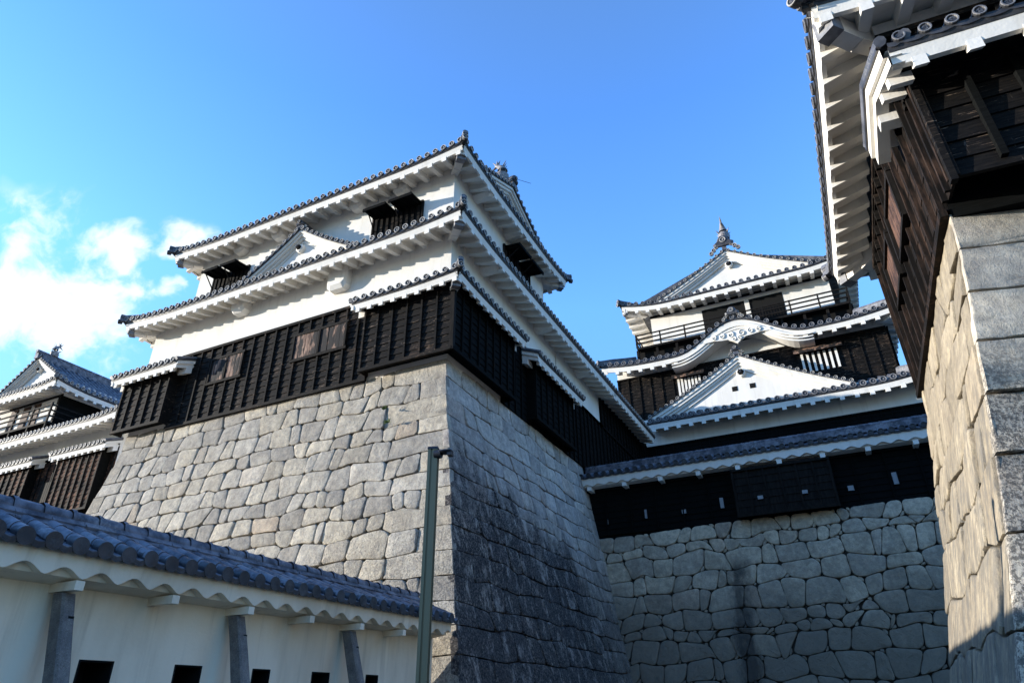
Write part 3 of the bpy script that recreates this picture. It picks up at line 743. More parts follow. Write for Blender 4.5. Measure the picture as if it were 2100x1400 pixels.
# lower roof
E1 = .80
tm_, em_, hm = MB(), MB(), []
XL1 = XL - .80; L1 = (XC + E1) - XL1
RF = Roof(frame(XL1, YF - E1, 0), L1, 1.5, 11.80, .42, lift=lift_fn(L1, 1, 1, .17, 2.6), hipL=1, hipR=1, over=E1, pitch=.285)
RS = Roof(frame(XC + E1, YF - E1, PI / 2), 13.4, 4.8, 11.80, .42, lift=lift_fn(13.4, 1, 0, .17, 2.6), hipL=1, over=E1, pitch=.285)
RL = Roof(frame(XL1, YF + 7, -PI / 2), 7 + E1, 2.2, 11.80, .42, lift=lift_fn(7 + E1, 0, 1, .17, 2.6), hipR=1, over=.8, pitch=.285)
for R_ in (RF, RS, RL): R_.tiles(tm_); R_.eaves(em_)
RF.hipbeam(em_, 'R'); RF.hipbeam(em_, 'L', .85); RF.hip(hm, 'R', 1.45); RF.hip(hm, 'L', 1.45)
lr = tm_.build('lower_roof', keep); em_.build('eaves', lr); [h_.build('hip_ridge', lr) for h_ in hm]
# upper roof (hip-and-gable, ridge along X)
E2 = .75; XL2 = UX - .82; L2 = (XC + E2) - XL2; Y0 = YF - E2; DY = 16.0 - Y0; SL = (16.02 - 14.34) / DY - .03
tm_, em_, hm = MB(), MB(), []
kw = dict(hipL=1, hipR=1, vergeL=.45, vergeR=.45, pitch=.285)
UF = Roof(frame(XL2, Y0, 0), L2, DY, 14.32, SL, .012, lift=lift_fn(L2, 1, 1, .16, 2.6), over=E2, **kw)
UB = Roof(frame(XC + E2, 16.0 + DY, PI), L2, DY, 14.32, SL, .012, lift=lift_fn(L2, 1, 1, .16, 2.6), over=E2, **kw)
US = Roof(frame(XC + E2, Y0, PI / 2), 2 * DY, .9, 14.32, SL, .012, lift=lift_fn(2 * DY, 1, 1, .16, 2.6), hipL=1, hipR=1, over=E2, pitch=.285)
UL = Roof(frame(XL2, Y0 + 2 * DY, -PI / 2), 2 * DY, .9, 14.32, SL, .012, lift=lift_fn(2 * DY, 1, 1, .16, 2.6), hipL=1, hipR=1, over=E2, pitch=.285)
for R_ in (UF, UB, US, UL): R_.tiles(tm_); R_.eaves(em_)
UF.hipbeam(em_, 'R'); UF.hipbeam(em_, 'L', .8); US.hipbeam(em_, 'R')
UF.hip(hm, 'R', .6); UF.hip(hm, 'L', .6); US.hip(hm, 'R', .6)
zr = UF.h(5, DY)
ur = tm_.build('upper_roof', keep); em_.build('eaves', ur); [h_.build('hip_ridge', ur) for h_ in hm]
mb = MB(); mb.box(TF, XL2 - XL + .9, L2 + XL2 - XL - .45, -(16 - YF) - .14, -(16 - YF) + .14, zr - .1, zr + .30, 'roof_tile')
mb.tube([(XL2 + .75, 16, zr + .36), (XC + .38, 16, zr + .36)], .10, 10, 'roof_tile'); mb.build('main_ridge', ur)
gm, gw = MB(), MB(); TG = frame(XC + .40, 16.0, PI / 2)
gable(gm, gw, TG, 0, zr + .02, DY - .45, 14.56, 0, r=.072, pitch=.27, curve=.06, depth=.5, board=.26, wallback=.42, wall_z=14.2, back_tiles=False)
onigawara(gm, TG, 0, -.02, zr + .30, .8)
gm.build('gable_tiles', ur); gw.build('gable_wall', ur)
p = MB(); pendant(p, TG, 0, -.33, zr - .62, .8); flower(p, TG, 0, -.3, zr - .62, .8); p.build('gable_pendant', ur)
fish(frame(XC - .12, 16.0, 0), 0, 0, zr + .40, 1.12, -1, keep)
p = MB(); p.tube([(-7.55, 16.1, 16.5), (-7.1, 16.4, 16.35)], .008, 5, 'dark_tile'); p.build('roof_rod', keep)
# dormer gable on the front
dm, dw = MB(), MB(); TD = frame(0, YF - .50, 0)
gable(dm, dw, TD, -13.50, 13.66, 2.62, 12.02, 0, r=.070, pitch=.262, curve=.22, depth=.6, board=.27, wallback=.30, wall_z=11.5, k=.95)
onigawara(dm, TD, -13.50, -.05, 13.80, .62)
do = dm.build('dormer_gable', keep); dw.build('gable_wall', do)
p = MB(); pendant(p, TD, -13.56, -.24, 12.96, .78); flower(p, TD, -13.56, -.2, 12.98, .75); p.build('gable_pendant', do)
for s_ in (-14.05, -13.3): p = MB(); p.box(TD, s_, s_ + .16, -.34, -.285, 12.36, 12.52, 'black_void'); p.build('arrow_loop', do)
# propped shutters
def shutters(T, pairs, zt, name_parent, zb_=12.3, ln=.62, rise=-.05):
    for a, b in pairs:
        wo = MB(); wo.box(T, a, b, -.05, .012, zb_, zt, 'black_void')
        for i in range(4): 
            q = a + (b - a) * (i + .5) / 4; wo.box(T, q - .045, q + .045, .012, .05, zb_, zt - .05, 'black_wood')
        wo.box(T, a - .05, a, -.03, .06, zb_, zt + .04, 'black_wood'); wo.box(T, b, b + .05, -.03, .06, zb_, zt + .04, 'black_wood'); wo.box(T, a - .05, b + .05, -.03, .07, zt, zt + .08, 'black_wood')
        win = wo.build('shuttered_window', name_parent)
        s_ = MB(); P = []
        z2 = zt + rise
        s_.hexa([T(a + .01, .07, zt - .03), T(b - .01, .07, zt - .03), T(b - .01, ln, z2 - .03), T(a + .01, ln, z2 - .03), T(a + .01, .07, zt + .02), T(b - .01, .07, zt + .02), T(b - .01, ln, z2 + .02), T(a + .01, ln, z2 + .02)], 'shadow_wood')
        for q in (a + .12, (a + b) / 2, b - .12): s_.beam(T(q, .08, zt - .05), T(q, ln - .03, z2 - .05), .06, .05, 'shadow_wood')
        s_.beam(T(a, ln - .03, z2 - .05), T(b, ln - .03, z2 - .05), .05, .05, 'shadow_wood')
        s_.build('shutter', win)
        s_ = MB(); s_.beam(T(a + .08, .05, zt - .55), T(a + .14, ln - .06, z2 - .04), .028, .028, 'beam_wood'); s_.build('prop', win)
TFX = frame(0, YF, 0)
shutters(TFX, ((-10.86, -10.02), (-9.92, -9.08)), 13.34, keep)
shutters(TFX, ((-17.70, -16.93), (-16.83, -16.10)), 13.22, keep)
TSX = frame(XC, 0, PI / 2)
shutters(TSX, ((15.95, 16.9), (17.02, 17.95)), 13.55, keep)
# plastered brackets under the eaves
def bracket(T, s_, zt, w_=.42, h=.42, d=.62):
    q = MB(); c = .12
    prof = [(-w_ / 2, 0), (-w_ / 2, -h + c), (-w_ / 2 + c, -h), (w_ / 2 - c, -h), (w_ / 2, -h + c), (w_ / 2, 0)]
    A = [T(s_ + a, -.02, zt + b) for a, b in prof]; B = [T(s_ + a, d - .08, zt + b) for a, b in prof]; C_ = [T(s_ + a * .86, d, zt + b * .86) for a, b in prof]
    q.grid([A, B, C_], 'white_plaster', True); q.add(C_, [tuple(range(6))], 'white_plaster'); q.build('eave_bracket', keep)
bracket(TFX, -15.87, 11.92, .58, .74, .34); bracket(TFX, -11.85, 11.92, .72, 1.0, .30)
for x in (-16.54, -14.79, -11.49, -9.8): bracket(TFX, x, 14.40, .50, .56, .32)
for x in (-18.9, -8.9): bracket(TFX, x, 11.80, .3, .24, .45)
for y in (14.5, 18.5, 22.5): bracket(TSX, y, 11.86)
for y in (14.0, 16.2, 18.6): bracket(TSX, y, 14.36)

# =================================================================== gallery wing
wing = thing('gallery_wing', 'black timber gallery joining the tower at centre to the main keep behind it', 'castle building')
mb = MB(); mb.box(TSX, 25.0, 33.0, -8, -.02, 5.0, 12.05, 'white_plaster'); mb.build('wall', wing)
mb = MB(); clad(mb, TSX, 22.4, 33.0, 7.0, 10.2, .045, mat='shadow_wood', rails=(1,)); clad(mb, TSX, 25.02, 32.6, 10.2, 11.80, .04, mat='shadow_wood', rails=()); mb.build('timber_cladding', wing)
tm_, em_ = MB(), MB()
RW = Roof(frame(XC + E1, 25.005, PI / 2), 6.4, 6.0, 11.80, .46, over=E1, pitch=.285)
RW.tiles(tm_); RW.eaves(em_)
RWb = Roof(frame(XC + E1 - 12, 31.4, -PI / 2), 12.0, 6.0, 11.80, .46, over=E1, pitch=.285); RWb.tiles(tm_)
wr = tm_.build('tiled_roof', wing); em_.build('eaves', wr)

# =================================================================== parapet wall on stone, right of the keep
rng = random.Random(5)
cw = thing('rubble_wall', 'shaded greenish rubble stone wall of rounded blocks below the black boarded parapet', 'stone wall')
mb = MB(); YC = 22.45
Pc = lambda s, z, d: Vector((s, YC - max(0, (5.15 - z)) * .14 - d, z + s * .018))
Zr = courses(-1.7, 5.2, .47, rng, .35)
stone_wall(mb, rng, Pc, lambda z: (-8.2, 9.0), Zr, .66, .17, 'mossy_stone', gap=.006, bulge=.020, rnd=2, filler=.55, tilt=.16, edge=.020, wvar=.5, knot=.5, top=.15, rough=.008)
mb.grid([[Pc(-8.2, z, -.09), Pc(9, z, -.09)] for z in Zr[:-1] + [5.05]], 'joint'); mb.build('stone_face', cw, True)
par = thing('boarded_parapet', 'black boarded parapet wall with small tiled roof, on the shaded rubble stone wall', 'wall')
TP = frame(0, 22.5, 0)
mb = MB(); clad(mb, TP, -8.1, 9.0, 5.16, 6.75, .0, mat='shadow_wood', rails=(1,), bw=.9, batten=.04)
mb.box(TP, -8.1, 9, -.3, -.03, 5.0, 7.1, 'shadow_wood'); mb.build('boarded_wall', par)
lo = [(-7.19, 5.62, .07, .16), (-5.79, 5.74, .09, .30), (-4.48, 5.66, .15, .13), (-3.21, 5.79, .12, .34), (.68, 5.75, .17, .15), (1.93, 5.88, .14, .36), (3.2, 5.8, .17, .15)]
for x, z, w_, h in lo:
    q = MB(); q.box(TP, x - w_ / 2, x + w_ / 2, .02, .046, z - h / 2, z + h / 2, 'glass')
    q.box(TP, x - w_ / 2 - .03, x - w_ / 2, .02, .06, z - h / 2 - .03, z + h / 2 + .03, 'shadow_wood'); q.box(TP, x + w_ / 2, x + w_ / 2 + .03, .02, .06, z - h / 2 - .03, z + h / 2 + .03, 'shadow_wood')
    q.build('loophole', par)
b = MB(); clad(b, TP, -2.72, .26, 5.24, 6.66, .36, mat='beam_wood', bh=.24, bw=.5); b.box(TP, -2.70, .24, 0, .33, 5.3, 6.66, 'shadow_wood')
for q in (-2.72, .26): b.box(TP, q - .02, q + .02, 0.03, .40, 5.2, 6.7, 'beam_wood')
bb = b.build('stone_drop_bay', par)
for x in (-1.95, -.62):
    q = MB(); q.box(TP, x - .08, x + .08, .38, .43, 5.66, 5.77, 'glass'); q.build('loophole', bb)
def wave_eave(mb, T, s0, s1, z_top, z_bot, d, wave, amp, back, mat='white_plaster', phase=0.):
    n = int((s1 - s0) / (wave / 10)); A, Bm, C_, D_ = [], [], [], []
    for i in range(n + 1):
        s = s0 + (s1 - s0) * i / n; z = z_bot + amp * (.5 + .5 * math.cos(2 * PI * (s - phase) / wave)) ** .8
        A.append(T(s, d + .02, z_top)); Bm.append(T(s, d, z)); C_.append(T(s, d - .10, z + .0)); D_.append(T(s, d - .12, z_top - .06))
    mb.grid([A, Bm, C_], mat)
    mb.grid([[T(s0, d - .08, z_bot + .09), T(s1, d - .08, z_bot + .09)], [T(s0, d - .10, z_bot + .015), T(s1, d - .10, z_bot + .015)], [T(s0, d - back, z_bot - .03), T(s1, d - back, z_bot - .03)]], mat)
tm_, em_ = MB(), MB()
TPe = frame(-8.05, 22.5 - .50, 0)
RP = Roof(TPe, 17.0, .62, 7.20, .42, over=.4, pitch=.29, r=.085, tmat='blue_tile', rs=0, dk=1.05, rim='dark_tile'); RP.tiles(tm_)
RPb = Roof(frame(8.95, 22.5 + .74, PI), 17.0, .62, 7.20, .42, over=.4, pitch=.29, r=.085, tmat='blue_tile', rs=0, dk=1.05, rim='dark_tile'); RPb.tiles(tm_)
for i, (w_, z) in enumerate(((.30, 7.47), (.25, 7.54), (.20, 7.61))): tm_.box(frame(-8.05, 22.62, 0), 0, 17, -w_ / 2, w_ / 2, z - .03, z + .035, 'blue_tile')
for i in range(56): tm_.tube([(-8.05 + i * .303, 22.62, 7.67), (-8.05 + (i + 1) * .303, 22.62, 7.67)], [.095, .082], 8, 'blue_tile', False)
pr = tm_.build('tiled_roof', par)
wave_eave(em_, frame(0, 22.5 - .44, 0), -8.05, 9.0, 7.17, 6.84, 0, .435, .085, .44, phase=.1)
for i in range(13):
    x = -7.65 + 1.295 * i; em_.box(frame(0, 22.06, 0), x - .075, x + .075, -.42, .012, 6.70, 6.83, 'white_plaster')
em_.build('eaves', pr)

# =================================================================== main keep
mk = thing('main_keep', 'tall three-tiered white and black main keep with curved gable, behind the parapet on the right', 'castle tower')
TM = lambda y: frame(0, y, 0)
mb = MB(); mb.box(TM(32.5), -7.99, 6.2, -8, 0, 5.5, 13.2, 'white_plaster'); mb.build('first_floor_wall', mk)
mb = MB(); clad(mb, TM(32.5), -7.95, 6.2, 7.0, 11.60, .05, mat='shadow_wood', rails=(1,)); mb.build('timber_cladding', mk)
mb = MB(); mb.box(TM(33.0), -9.3, 4.3, -8.5, 0, 13.0, 16.9, 'white_plaster'); mb.build('second_floor_wall', mk)
mb = MB(); clad(mb, TM(33.0), -9.3, 4.3, 13.0, 15.95, .05, mat='black_wood', bw=.62)
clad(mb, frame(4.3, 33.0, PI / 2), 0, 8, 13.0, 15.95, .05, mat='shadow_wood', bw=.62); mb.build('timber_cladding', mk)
mb = MB(); mb.box(TM(34.4), -7.3, 2.6, -8, 0, 17, 20.9, 'white_plaster'); mb.build('top_floor_wall', mk)
K = 1.32; PT = .40; RR = .105
tm_, em_, hm = MB(), MB(), []
R_ = Roof(frame(-7.60, 31.6, 0), 13.3, 1.5, 12.72, .5, lift=lift_fn(13.3, 0, 1, .35, 3), hipR=1, over=.92, pitch=.42, r=.115, k=K, rim='grey_rim', rs=.64, seg=.3); R_.tiles(tm_); R_.eaves(em_); R_.hip(hm, 'R', 1.5); R_.hipbeam(em_, 'R')
R_ = Roof(frame(5.70, 31.6, PI / 2), 9, 1.5, 12.72, .5, lift=lift_fn(9, 1, 0, .35, 3), hipL=1, over=.92, pitch=.42, r=.115, k=K, rim='grey_rim', rs=.64, seg=.3); R_.tiles(tm_); R_.eaves(em_)
o1 = tm_.build('first_roof', mk); em_.build('eaves', o1); [h_.build('hip_ridge', o1) for h_ in hm]
# big triangular gable on the first roof
gm, gw = MB(), MB(); T_ = TM(32.0)
gable(gm, gw, T_, -2.65, 15.72, 4.95, 13.08, 0, r=.095, pitch=.36, curve=.16, depth=1.1, board=.40, wallback=.35, wall_z=12.6, k=1.1)
onigawara(gm, T_, -2.65, 0, 16.0, .85)
go = gm.build('triangular_gable', mk); gw.build('gable_wall', go)
p = MB(); pendant(p, T_, -2.62, -.25, 14.72, 1.15); flower(p, T_, -2.62, -.2, 14.76, 1.35); p.build('gable_pendant', go)
for x in (-3.20, -2.33): p = MB(); p.box(T_, x, x + .27, -.42, -.335, 13.84, 14.10, 'black_void'); p.build('arrow_loop', go)
# second roof with the undulating gable
tm_, em_, hm = MB(), MB(), []; XE0, XE1 = -10.0, 5.0
def kara(x): 
    u = abs(x + 2.45) / 3.5
    return 0 if u >= 1 else 1.42 * (.5 * (1 + math.cos(PI * u))) ** 1.15
lw = lift_fn(15.0, 1, 1, .32, 3)
R_ = Roof(frame(XE0, 32.0, 0), 15.0, 1.9, 16.42, .50, lift=lambda s: lw(s) + kara(s + XE0), hipL=1, hipR=1, over=1.0, pitch=.405, r=RR, k=K, rim='grey_rim', rs=.64, seg=.3, detail=0); R_.keep = 1
R_.lift = lambda s: lw(s) + kara(s + XE0)
R_.tiles(tm_); 
# rafters only outside the curved gable
class _E(Roof): pass
em2 = MB(); R_.eaves(em2)
bad = []
R_.hip(hm, 'R', 1.7); R_.hip(hm, 'L', 1.7); R_.hipbeam(em2, 'R')
R2_ = Roof(frame(XE1, 32.0, PI / 2), 10, 1.9, 16.42, .50, lift=lift_fn(10, 1, 0, .32, 3), hipL=1, over=1.0, pitch=.405, r=RR, k=K, rim='grey_rim', rs=.64, seg=.3); R2_.tiles(tm_); R2_.eaves(em2)
o2 = tm_.build('second_roof', mk); em2.build('eaves', o2); [h_.build('hip_ridge', o2) for h_ in hm]
kb = MB()     # stepped mouldings following the curve
xs = [-2.45 + 3.55 * (i / 30 * 2 - 1) for i in range(31)]
for a, b_, dd in ((-.34, -.52, -.02), (-.50, -.66, -.07), (-.64, -.80, -.13)):
    kb.grid([[T_(x, dd - .0, 16.42 + kara(x) * (1.0) + a), T_(x, dd, 16.42 + kara(x) + b_ + .12 * (abs(x + 2.45) / 3.55) ** 2), T_(x, dd - .9, 16.42 + kara(x) + b_ + .12 * (abs(x + 2.45) / 3.55) ** 2)] for x in xs], 'white_plaster')
kb.build('curved_bargeboard', o2)
kc = MB()     # carved pendant with scrolls
def scroll(cx, cz, r0, turns, sg, wd=.03):
    P = []
    for i in range(22):
        u = i / 21; a = sg * (turns * 2 * PI * u) + PI / 2; rr = r0 * (1 - .8 * u); P.append(T_(cx + rr * math.cos(a), .03, cz + rr * math.sin(a)))
    kc.tube(P, wd, 6, 'white_plaster')
zc = 16.42 + kara(-2.45) - .92
for sg in (-1, 1):
    for q, (dx, dz, r0) in enumerate(((.30, -.08, .19), (.74, -.06, .17), (1.15, -.06, .15), (.16, -.34, .13))): scroll(-2.45 + sg * dx, zc + dz, r0, 1.2, sg, .032)
    prof = [(0, .15), (1.6, -.05), (1.75, -.25), (1.2, -.22), (.8, -.28), (.45, -.30), (.2, -.45), (0, -.60)]
    F = [T_(-2.45 + sg * a, -.0, zc + b_) for a, b_ in prof]; kc.add(F, [tuple(range(len(F)))], 'white_plaster')
    B_ = [T_(-2.45 + sg * a, -.12, zc + b_) for a, b_ in prof]; kc.grid([F, B_], 'white_plaster')
kc.build('carved_pendant', o2)
km = MB(); onigawara(km, T_, -2.45, .05, 16.42 + kara(-2.45) + .32, 1.25); km.tube([T_(-2.45, 0, 16.42 + kara(-2.45) + .15), T_(-2.45, -1.8, 17.9 + .5)], .12, 8, 'roof_tile'); km.build('ridge_end_tile', o2)
# third roof
tm_, em_, hm = MB(), MB(), []; Y3 = 33.4; X0, X1 = -8.85, 4.15; D3 = 2.0
kw = dict(over=1.0, pitch=.405, r=RR, k=K, rim='grey_rim', rs=.64, seg=.3)
F3 = Roof(frame(X0, Y3, 0), X1 - X0, 1.1, 20.78, .24, lift=lift_fn(X1 - X0, 1, 1, .50, 3), hipL=1, hipR=1, **kw)
F3.tiles(tm_); F3.eaves(em_); F3.hip(hm, 'L', 1.1); F3.hip(hm, 'R', 1.1); F3.hipbeam(em_, 'L', 1.2); F3.hipbeam(em_, 'R')
LD = (X1 - X0) / 2
S3 = Roof(frame(X1, Y3, PI / 2), 10, LD, 20.78, .185, .035, lift=lift_fn(10, 1, 1, .50, 3), hipL=1, vergeL=.7, **kw); S3.tiles(tm_); S3.eaves(em_)
S4 = Roof(frame(X0, Y3 + 10, -PI / 2), 10, LD, 20.78, .185, .035, lift=lift_fn(10, 1, 1, .50, 3), hipR=1, vergeR=.7, **kw); S4.tiles(tm_); S4.eaves(em_)
o3 = tm_.build('top_roof', mk); em_.build('eaves', o3); [h_.build('hip_ridge', o3) for h_ in hm]
gm, gw = MB(), MB(); T3 = TM(33.85)
gable(gm, gw, T3, -2.30, 23.50, 4.35, 21.22, 0, r=.095, pitch=.37, curve=.2, depth=1.5, board=.34, wallback=.40, wall_z=20.9, k=1.1)
onigawara(gm, T3, -2.30, .05, 23.98, 2.0)
go = gm.build('gable_tiles', o3); gw.build('gable_wall', o3)
p = MB(); pendant(p, T3, -2.25, -.28, 22.55, 1.15); flower(p, T3, -2.25, -.24, 22.6, 1.25); p.build('gable_pendant', o3)
fish(frame(-2.2, 34.1, PI / 2), 0, 0, 24.35, 1.5, -1, mk)
# openings of the top floor
TW = TM(34.4)
q = MB(); q.box(TW, -4.27, .18, -.4, .01, 18.2, 20.08, 'black_void'); q.box(TW, -4.3, .2, 0, .05, 20.08, 20.2, 'white_plaster'); q.box(TW, -1.87, -1.62, 0, .06, 18.2, 20.08, 'white_plaster')
q.box(TW, -7.32, 2.62, .0, .045, 20.34, 20.50, 'black_void')
for i in range(11): q.box(TW, -1.5 + i * .15, -1.45 + i * .15, .01, .04, 18.2, 19.3, 'beam_wood')
q.build('opening', mk)
q = MB()
for x in [-6.0 + i * .3 for i in range(6)] : pass
bal = MB(); TB = TM(33.6); X0b, X1b = -8.12, 3.25
bal.box(TB, X0b, X1b, -.9, .05, 18.02, 18.14, 'beam_wood')
for z in (18.42, 18.70, 18.96):
    bal.box(TB, X0b - .05, X1b + .05, -.03, .03, z - .035, z + .035, 'beam_wood')
    bal.box(frame(X1b, 33.6, PI / 2), 0, 8, -.03, .03, z - .035, z + .035, 'beam_wood'); bal.box(frame(X0b, 33.6, PI / 2), .0, 8, -.03, .03, z - .035, z + .035, 'beam_wood')
for i in range(9): 
    x = X0b + (X1b - X0b) * i / 8; bal.box(TB, x - .04, x + .04, -.04, .036, 18.14, 19.0, 'beam_wood')
for i in range(11):
    x = X0b + (X1b - X0b) * i / 10; bal.box(TB, x - .07, x + .07, -.20, -.05, 17.1, 18.02, 'beam_wood')
bal.box(TB, X0b, X1b, -.6, -.35, 17.0, 18.0, 'black_void')
bal.box(frame(X1b, 33.6, PI / 2), 0, 8, -.1, .0, 17.6, 18.1, 'shadow_wood')
bal.build('balcony', mk)
# lattice windows of the second floor
for x0, x1, z0, z1, full in ((.12, 2.15, 14.3, 15.35, 1), (-6.1, -4.6, 14.1, 15.35, 0)):
    q = MB(); TT = TM(33.0)
    q.box(TT, x0, x1, 0, .06, z0, z1, 'black_void'); n = 7
    wn_ = q.build('lattice_window', mk)
    for i in range(n):
        x = x0 + .1 + (x1 - x0 - .2) * (i + .5) / n; q = MB(); q.box(TT, x - .055, x + .055, .06, .15, z0 + .03, z1, 'white_plaster'); q.build('bar', wn_)
    q = MB(); q.hexa([TT(x0 - .12, .08, z1 + .30), TT(x1 + .1, .08, z1 + .30), TT(x1 + .1, .42, z1 - .03), TT(x0 - .12, .42, z1 - .03), TT(x0 - .12, .08, z1 + .36), TT(x1 + .1, .08, z1 + .36), TT(x1 + .1, .42, z1 + .03), TT(x0 - .12, .42, z1 + .03)], 'weathered_board')
    q.build('awning', wn_)

# =================================================================== distant corner tower, left
lt = thing('corner_tower', 'white tower with black skirt and small gable, at the left edge beyond the rampart', 'castle tower')
TL_ = lambda y: frame(0, y, 0)
mb = MB(); mb.box(TL_(16.6), -42, -26.6, -8, 0, 4, 11.3, 'white_plaster'); mb.build('ground_floor_wall', lt)
mb = MB(); clad(mb, TL_(16.6), -42, -26.6, 6.0, 9.85, .045, mat='brown_wood', bmat='black_wood'); mb.build('timber_cladding', lt)
mb = MB(); mb.box(TL_(16.5), -37.3, -32.05, -6.6, 0, 11.0, 14.1, 'white_plaster'); mb.build('upper_wall', lt)
mb = MB(); mb.box(frame(-32.05, 16.5, PI / 2), .0, 6.6, 0, .05, 11, 13.25, 'shadow_wood'); mb.box(TL_(16.5), -37.3, -31.95, 0, .04, 13.2, 13.32, 'beam_wood')
for x in (-35.9, -34.9, -34.1): mb.box(TL_(16.5), x, x + .55, 0, .04, 11.2, 13.15, 'red_board')
mb.box(TL_(16.5), -32.2, -32.05, 0, .06, 11, 13.2, 'beam_wood'); mb.build('timber_frame', lt)
mb = MB(); TR = TL_(15.95)
for z in (11.95, 12.22, 12.48):
    mb.box(TR, -40, -31.55, -.03, .03, z - .03, z + .03, 'beam_wood'); mb.box(frame(-31.55, 15.95, PI / 2), 0, 6, -.03, .03, z - .03, z + .03, 'beam_wood')
for x in (-31.55, -32.9, -34.3, -35.7, -37.1, -38.5): mb.box(TR, x - .04, x + .04, -.035, .036, 11.3, 12.6, 'beam_wood')
mb.box(TR, -40, -31.5, -.5, .05, 11.55, 11.65, 'beam_wood'); mb.build('balcony', lt)
tm_, em_, hm = MB(), MB(), []
R_ = Roof(frame(-43, 15.6, 0), 43 - 25.9, 1.6, 10.95, .42, lift=lift_fn(17.1, 0, 1, .15, 2), hipR=1, over=1.0, pitch=.285); R_.tiles(tm_); R_.eaves(em_); R_.hipbeam(em_, 'R')
R_ = Roof(frame(-25.9, 15.6, PI / 2), 8, 5, 10.95, .42, hipL=1, over=.7, pitch=.285); R_.tiles(tm_); R_.eaves(em_)
q = tm_.build('lower_roof', lt); em_.build('eaves', q)
tm_, em_, hm = MB(), MB(), []; xp = -34.45; WX = 3.25; LW = 2 * WX
R_ = Roof(frame(xp - WX, 15.55, 0), LW, .9, 13.52, .55, lift=lift_fn(LW, 1, 1, .20, 2), hipL=1, hipR=1, over=.95, pitch=.285); R_.tiles(tm_); R_.eaves(em_); R_.hipbeam(em_, 'R'); R_.hip(hm, 'R', .7); R_.hip(hm, 'L', .7)
TRs = Roof(frame(xp + WX, 15.55, PI / 2), 8.4, WX, 13.52, .60, .02, lift=lift_fn(8.4, 1, 1, .20, 2), hipL=1, vergeL=.55, over=.95, pitch=.285, tmat='blue_tile'); TRs.tiles(tm_); TRs.eaves(em_)
TRl = Roof(frame(xp - WX, 15.55 + 8.4, -PI / 2), 8.4, WX, 13.52, .60, .02, lift=lift_fn(8.4, 1, 1, .20, 2), hipR=1, vergeR=.55, over=.95, pitch=.285, tmat='blue_tile'); TRl.tiles(tm_)
zt = TRs.h(4, WX); hr = MB(); hr.box(frame(xp, 15.9, PI / 2), 0, 8, -.14, .14, zt - .1, zt + .24, 'blue_tile'); hr.tube([(xp, 15.85, zt + .3), (xp, 24, zt + .3)], .1, 8, 'blue_tile')
q = tm_.build('upper_roof', lt); em_.build('eaves', q); hr.build('main_ridge', q); [h_.build('hip_ridge', q) for h_ in hm]
gm, gw = MB(), MB(); T_l = TL_(16.0)
gable(gm, gw, T_l, xp, zt + .02, 2.75, 13.95, 0, r=.072, pitch=.27, curve=.05, depth=.5, board=.24, wallback=.4, wall_z=13.7, back_tiles=False)
onigawara(gm, T_l, xp, 0, zt + .22, .7); gm.build('gable_tiles', q); gw.build('gable_wall', q)
p = MB(); pendant(p, T_l, xp, -.3, zt - .62, .7); flower(p, T_l, xp, -.26, zt - .6, .75); p.build('gable_pendant', q)
fish(frame(xp, 16.7, PI / 2), 0, 0, zt + .34, .85, 1, lt)
TB_ = TL_(16.6)
for x0, x1, zt_ in ((-29.9, -26.95, 9.55), (-36, -31.9, 9.55)):
    b = MB(); clad(b, TB_, x0, x1, 7.15, zt_, .42, mat='brown_wood', bmat='black_wood'); b.box(TB_, x0, x1, 0, .39, 7.2, zt_, 'shadow_wood'); b.box(TB_, x1 - .02, x1 + .02, 0, .44, 7.1, zt_, 'shadow_wood')
    bo = b.build('stone_drop_bay', lt)
    mb, _ = pent(TB_, x0 - .35, x1 + .35, 9.82, None, vL=1, vR=1); mb.build('pent_roof', bo)
p = MB(); n = 8
for i in range(n): a = -31.2 + 1.15 * i / n; p.box(TB_, a + .01, a + 1.15 / n - .01, .05, .12, 7.9, 8.8, 'beam_wood')
p.build('boarded_window', lt)
rng = random.Random(8)
lb = thing('granite_rampart', 'granite base under the small tower at the left edge, mostly hidden behind the tiled wall', 'stone wall')
mb = MB(); Pq = lambda s, z, d: Vector((s, 16.55 - max(0, 6.4 - z) * .2 - d, z))
Zq = courses(-1.7, 6.4, .6, rng); stone_wall(mb, rng, Pq, lambda z: (-42, -24), Zq, .8, .1, 'keep_stone', rnd=1)
mb.grid([[Pq(-42, z, -.1), Pq(-24, z, -.1)] for z in Zq[:-1] + [6.2]], 'joint'); mb.build('stone_face', lb, True)

# =================================================================== right turret
# stone base: left face (sunlit) and front face
CX, CY, ZT = 1.90, 7.30, 4.76
BT = [(-1.7, 1.55), (.1, .97), (1.16, .68), (1.85, .52), (2.8, .33), (3.6, .17), (4.2, .06), (4.76, 0.)]
bt = lambda z: interp(BT, z)
FA = math.radians(15)
def edge(z): b_ = bt(z); return Vector((CX - b_, CY - b_ * (1 + math.sin(FA)) / math.cos(FA) * 1.0, z)) if False else Vector((CX - b_, CY - b_, z))
rng = random.Random(21)
tb = thing('granite_rampart', 'pale granite base at the right edge, long cut blocks in front, warm sunlit side face', 'stone wall')
Zt = [-1.7, -.9, -.2, .45, 1.18, 1.88, 2.48, 3.06, 3.66, 4.24, 4.77]
mb = MB()
dF = Vector((math.cos(FA), math.sin(FA), 0)); nF = Vector((math.sin(FA), -math.cos(FA), 0))
PF = lambda s, z, d: edge(z) + dF * s + (nF * d if d > 0 else Vector((0, 1, 0)) * -d)
stone_wall(mb, rng, PF, lambda z: (0, 5.0), Zt, 1.5, .02, 'turret_stone', gap=.008, bulge=.012, rnd=0, qL=(3.2, 2.4), tilt=.03, edge=.03, rough=.006, top=.1)
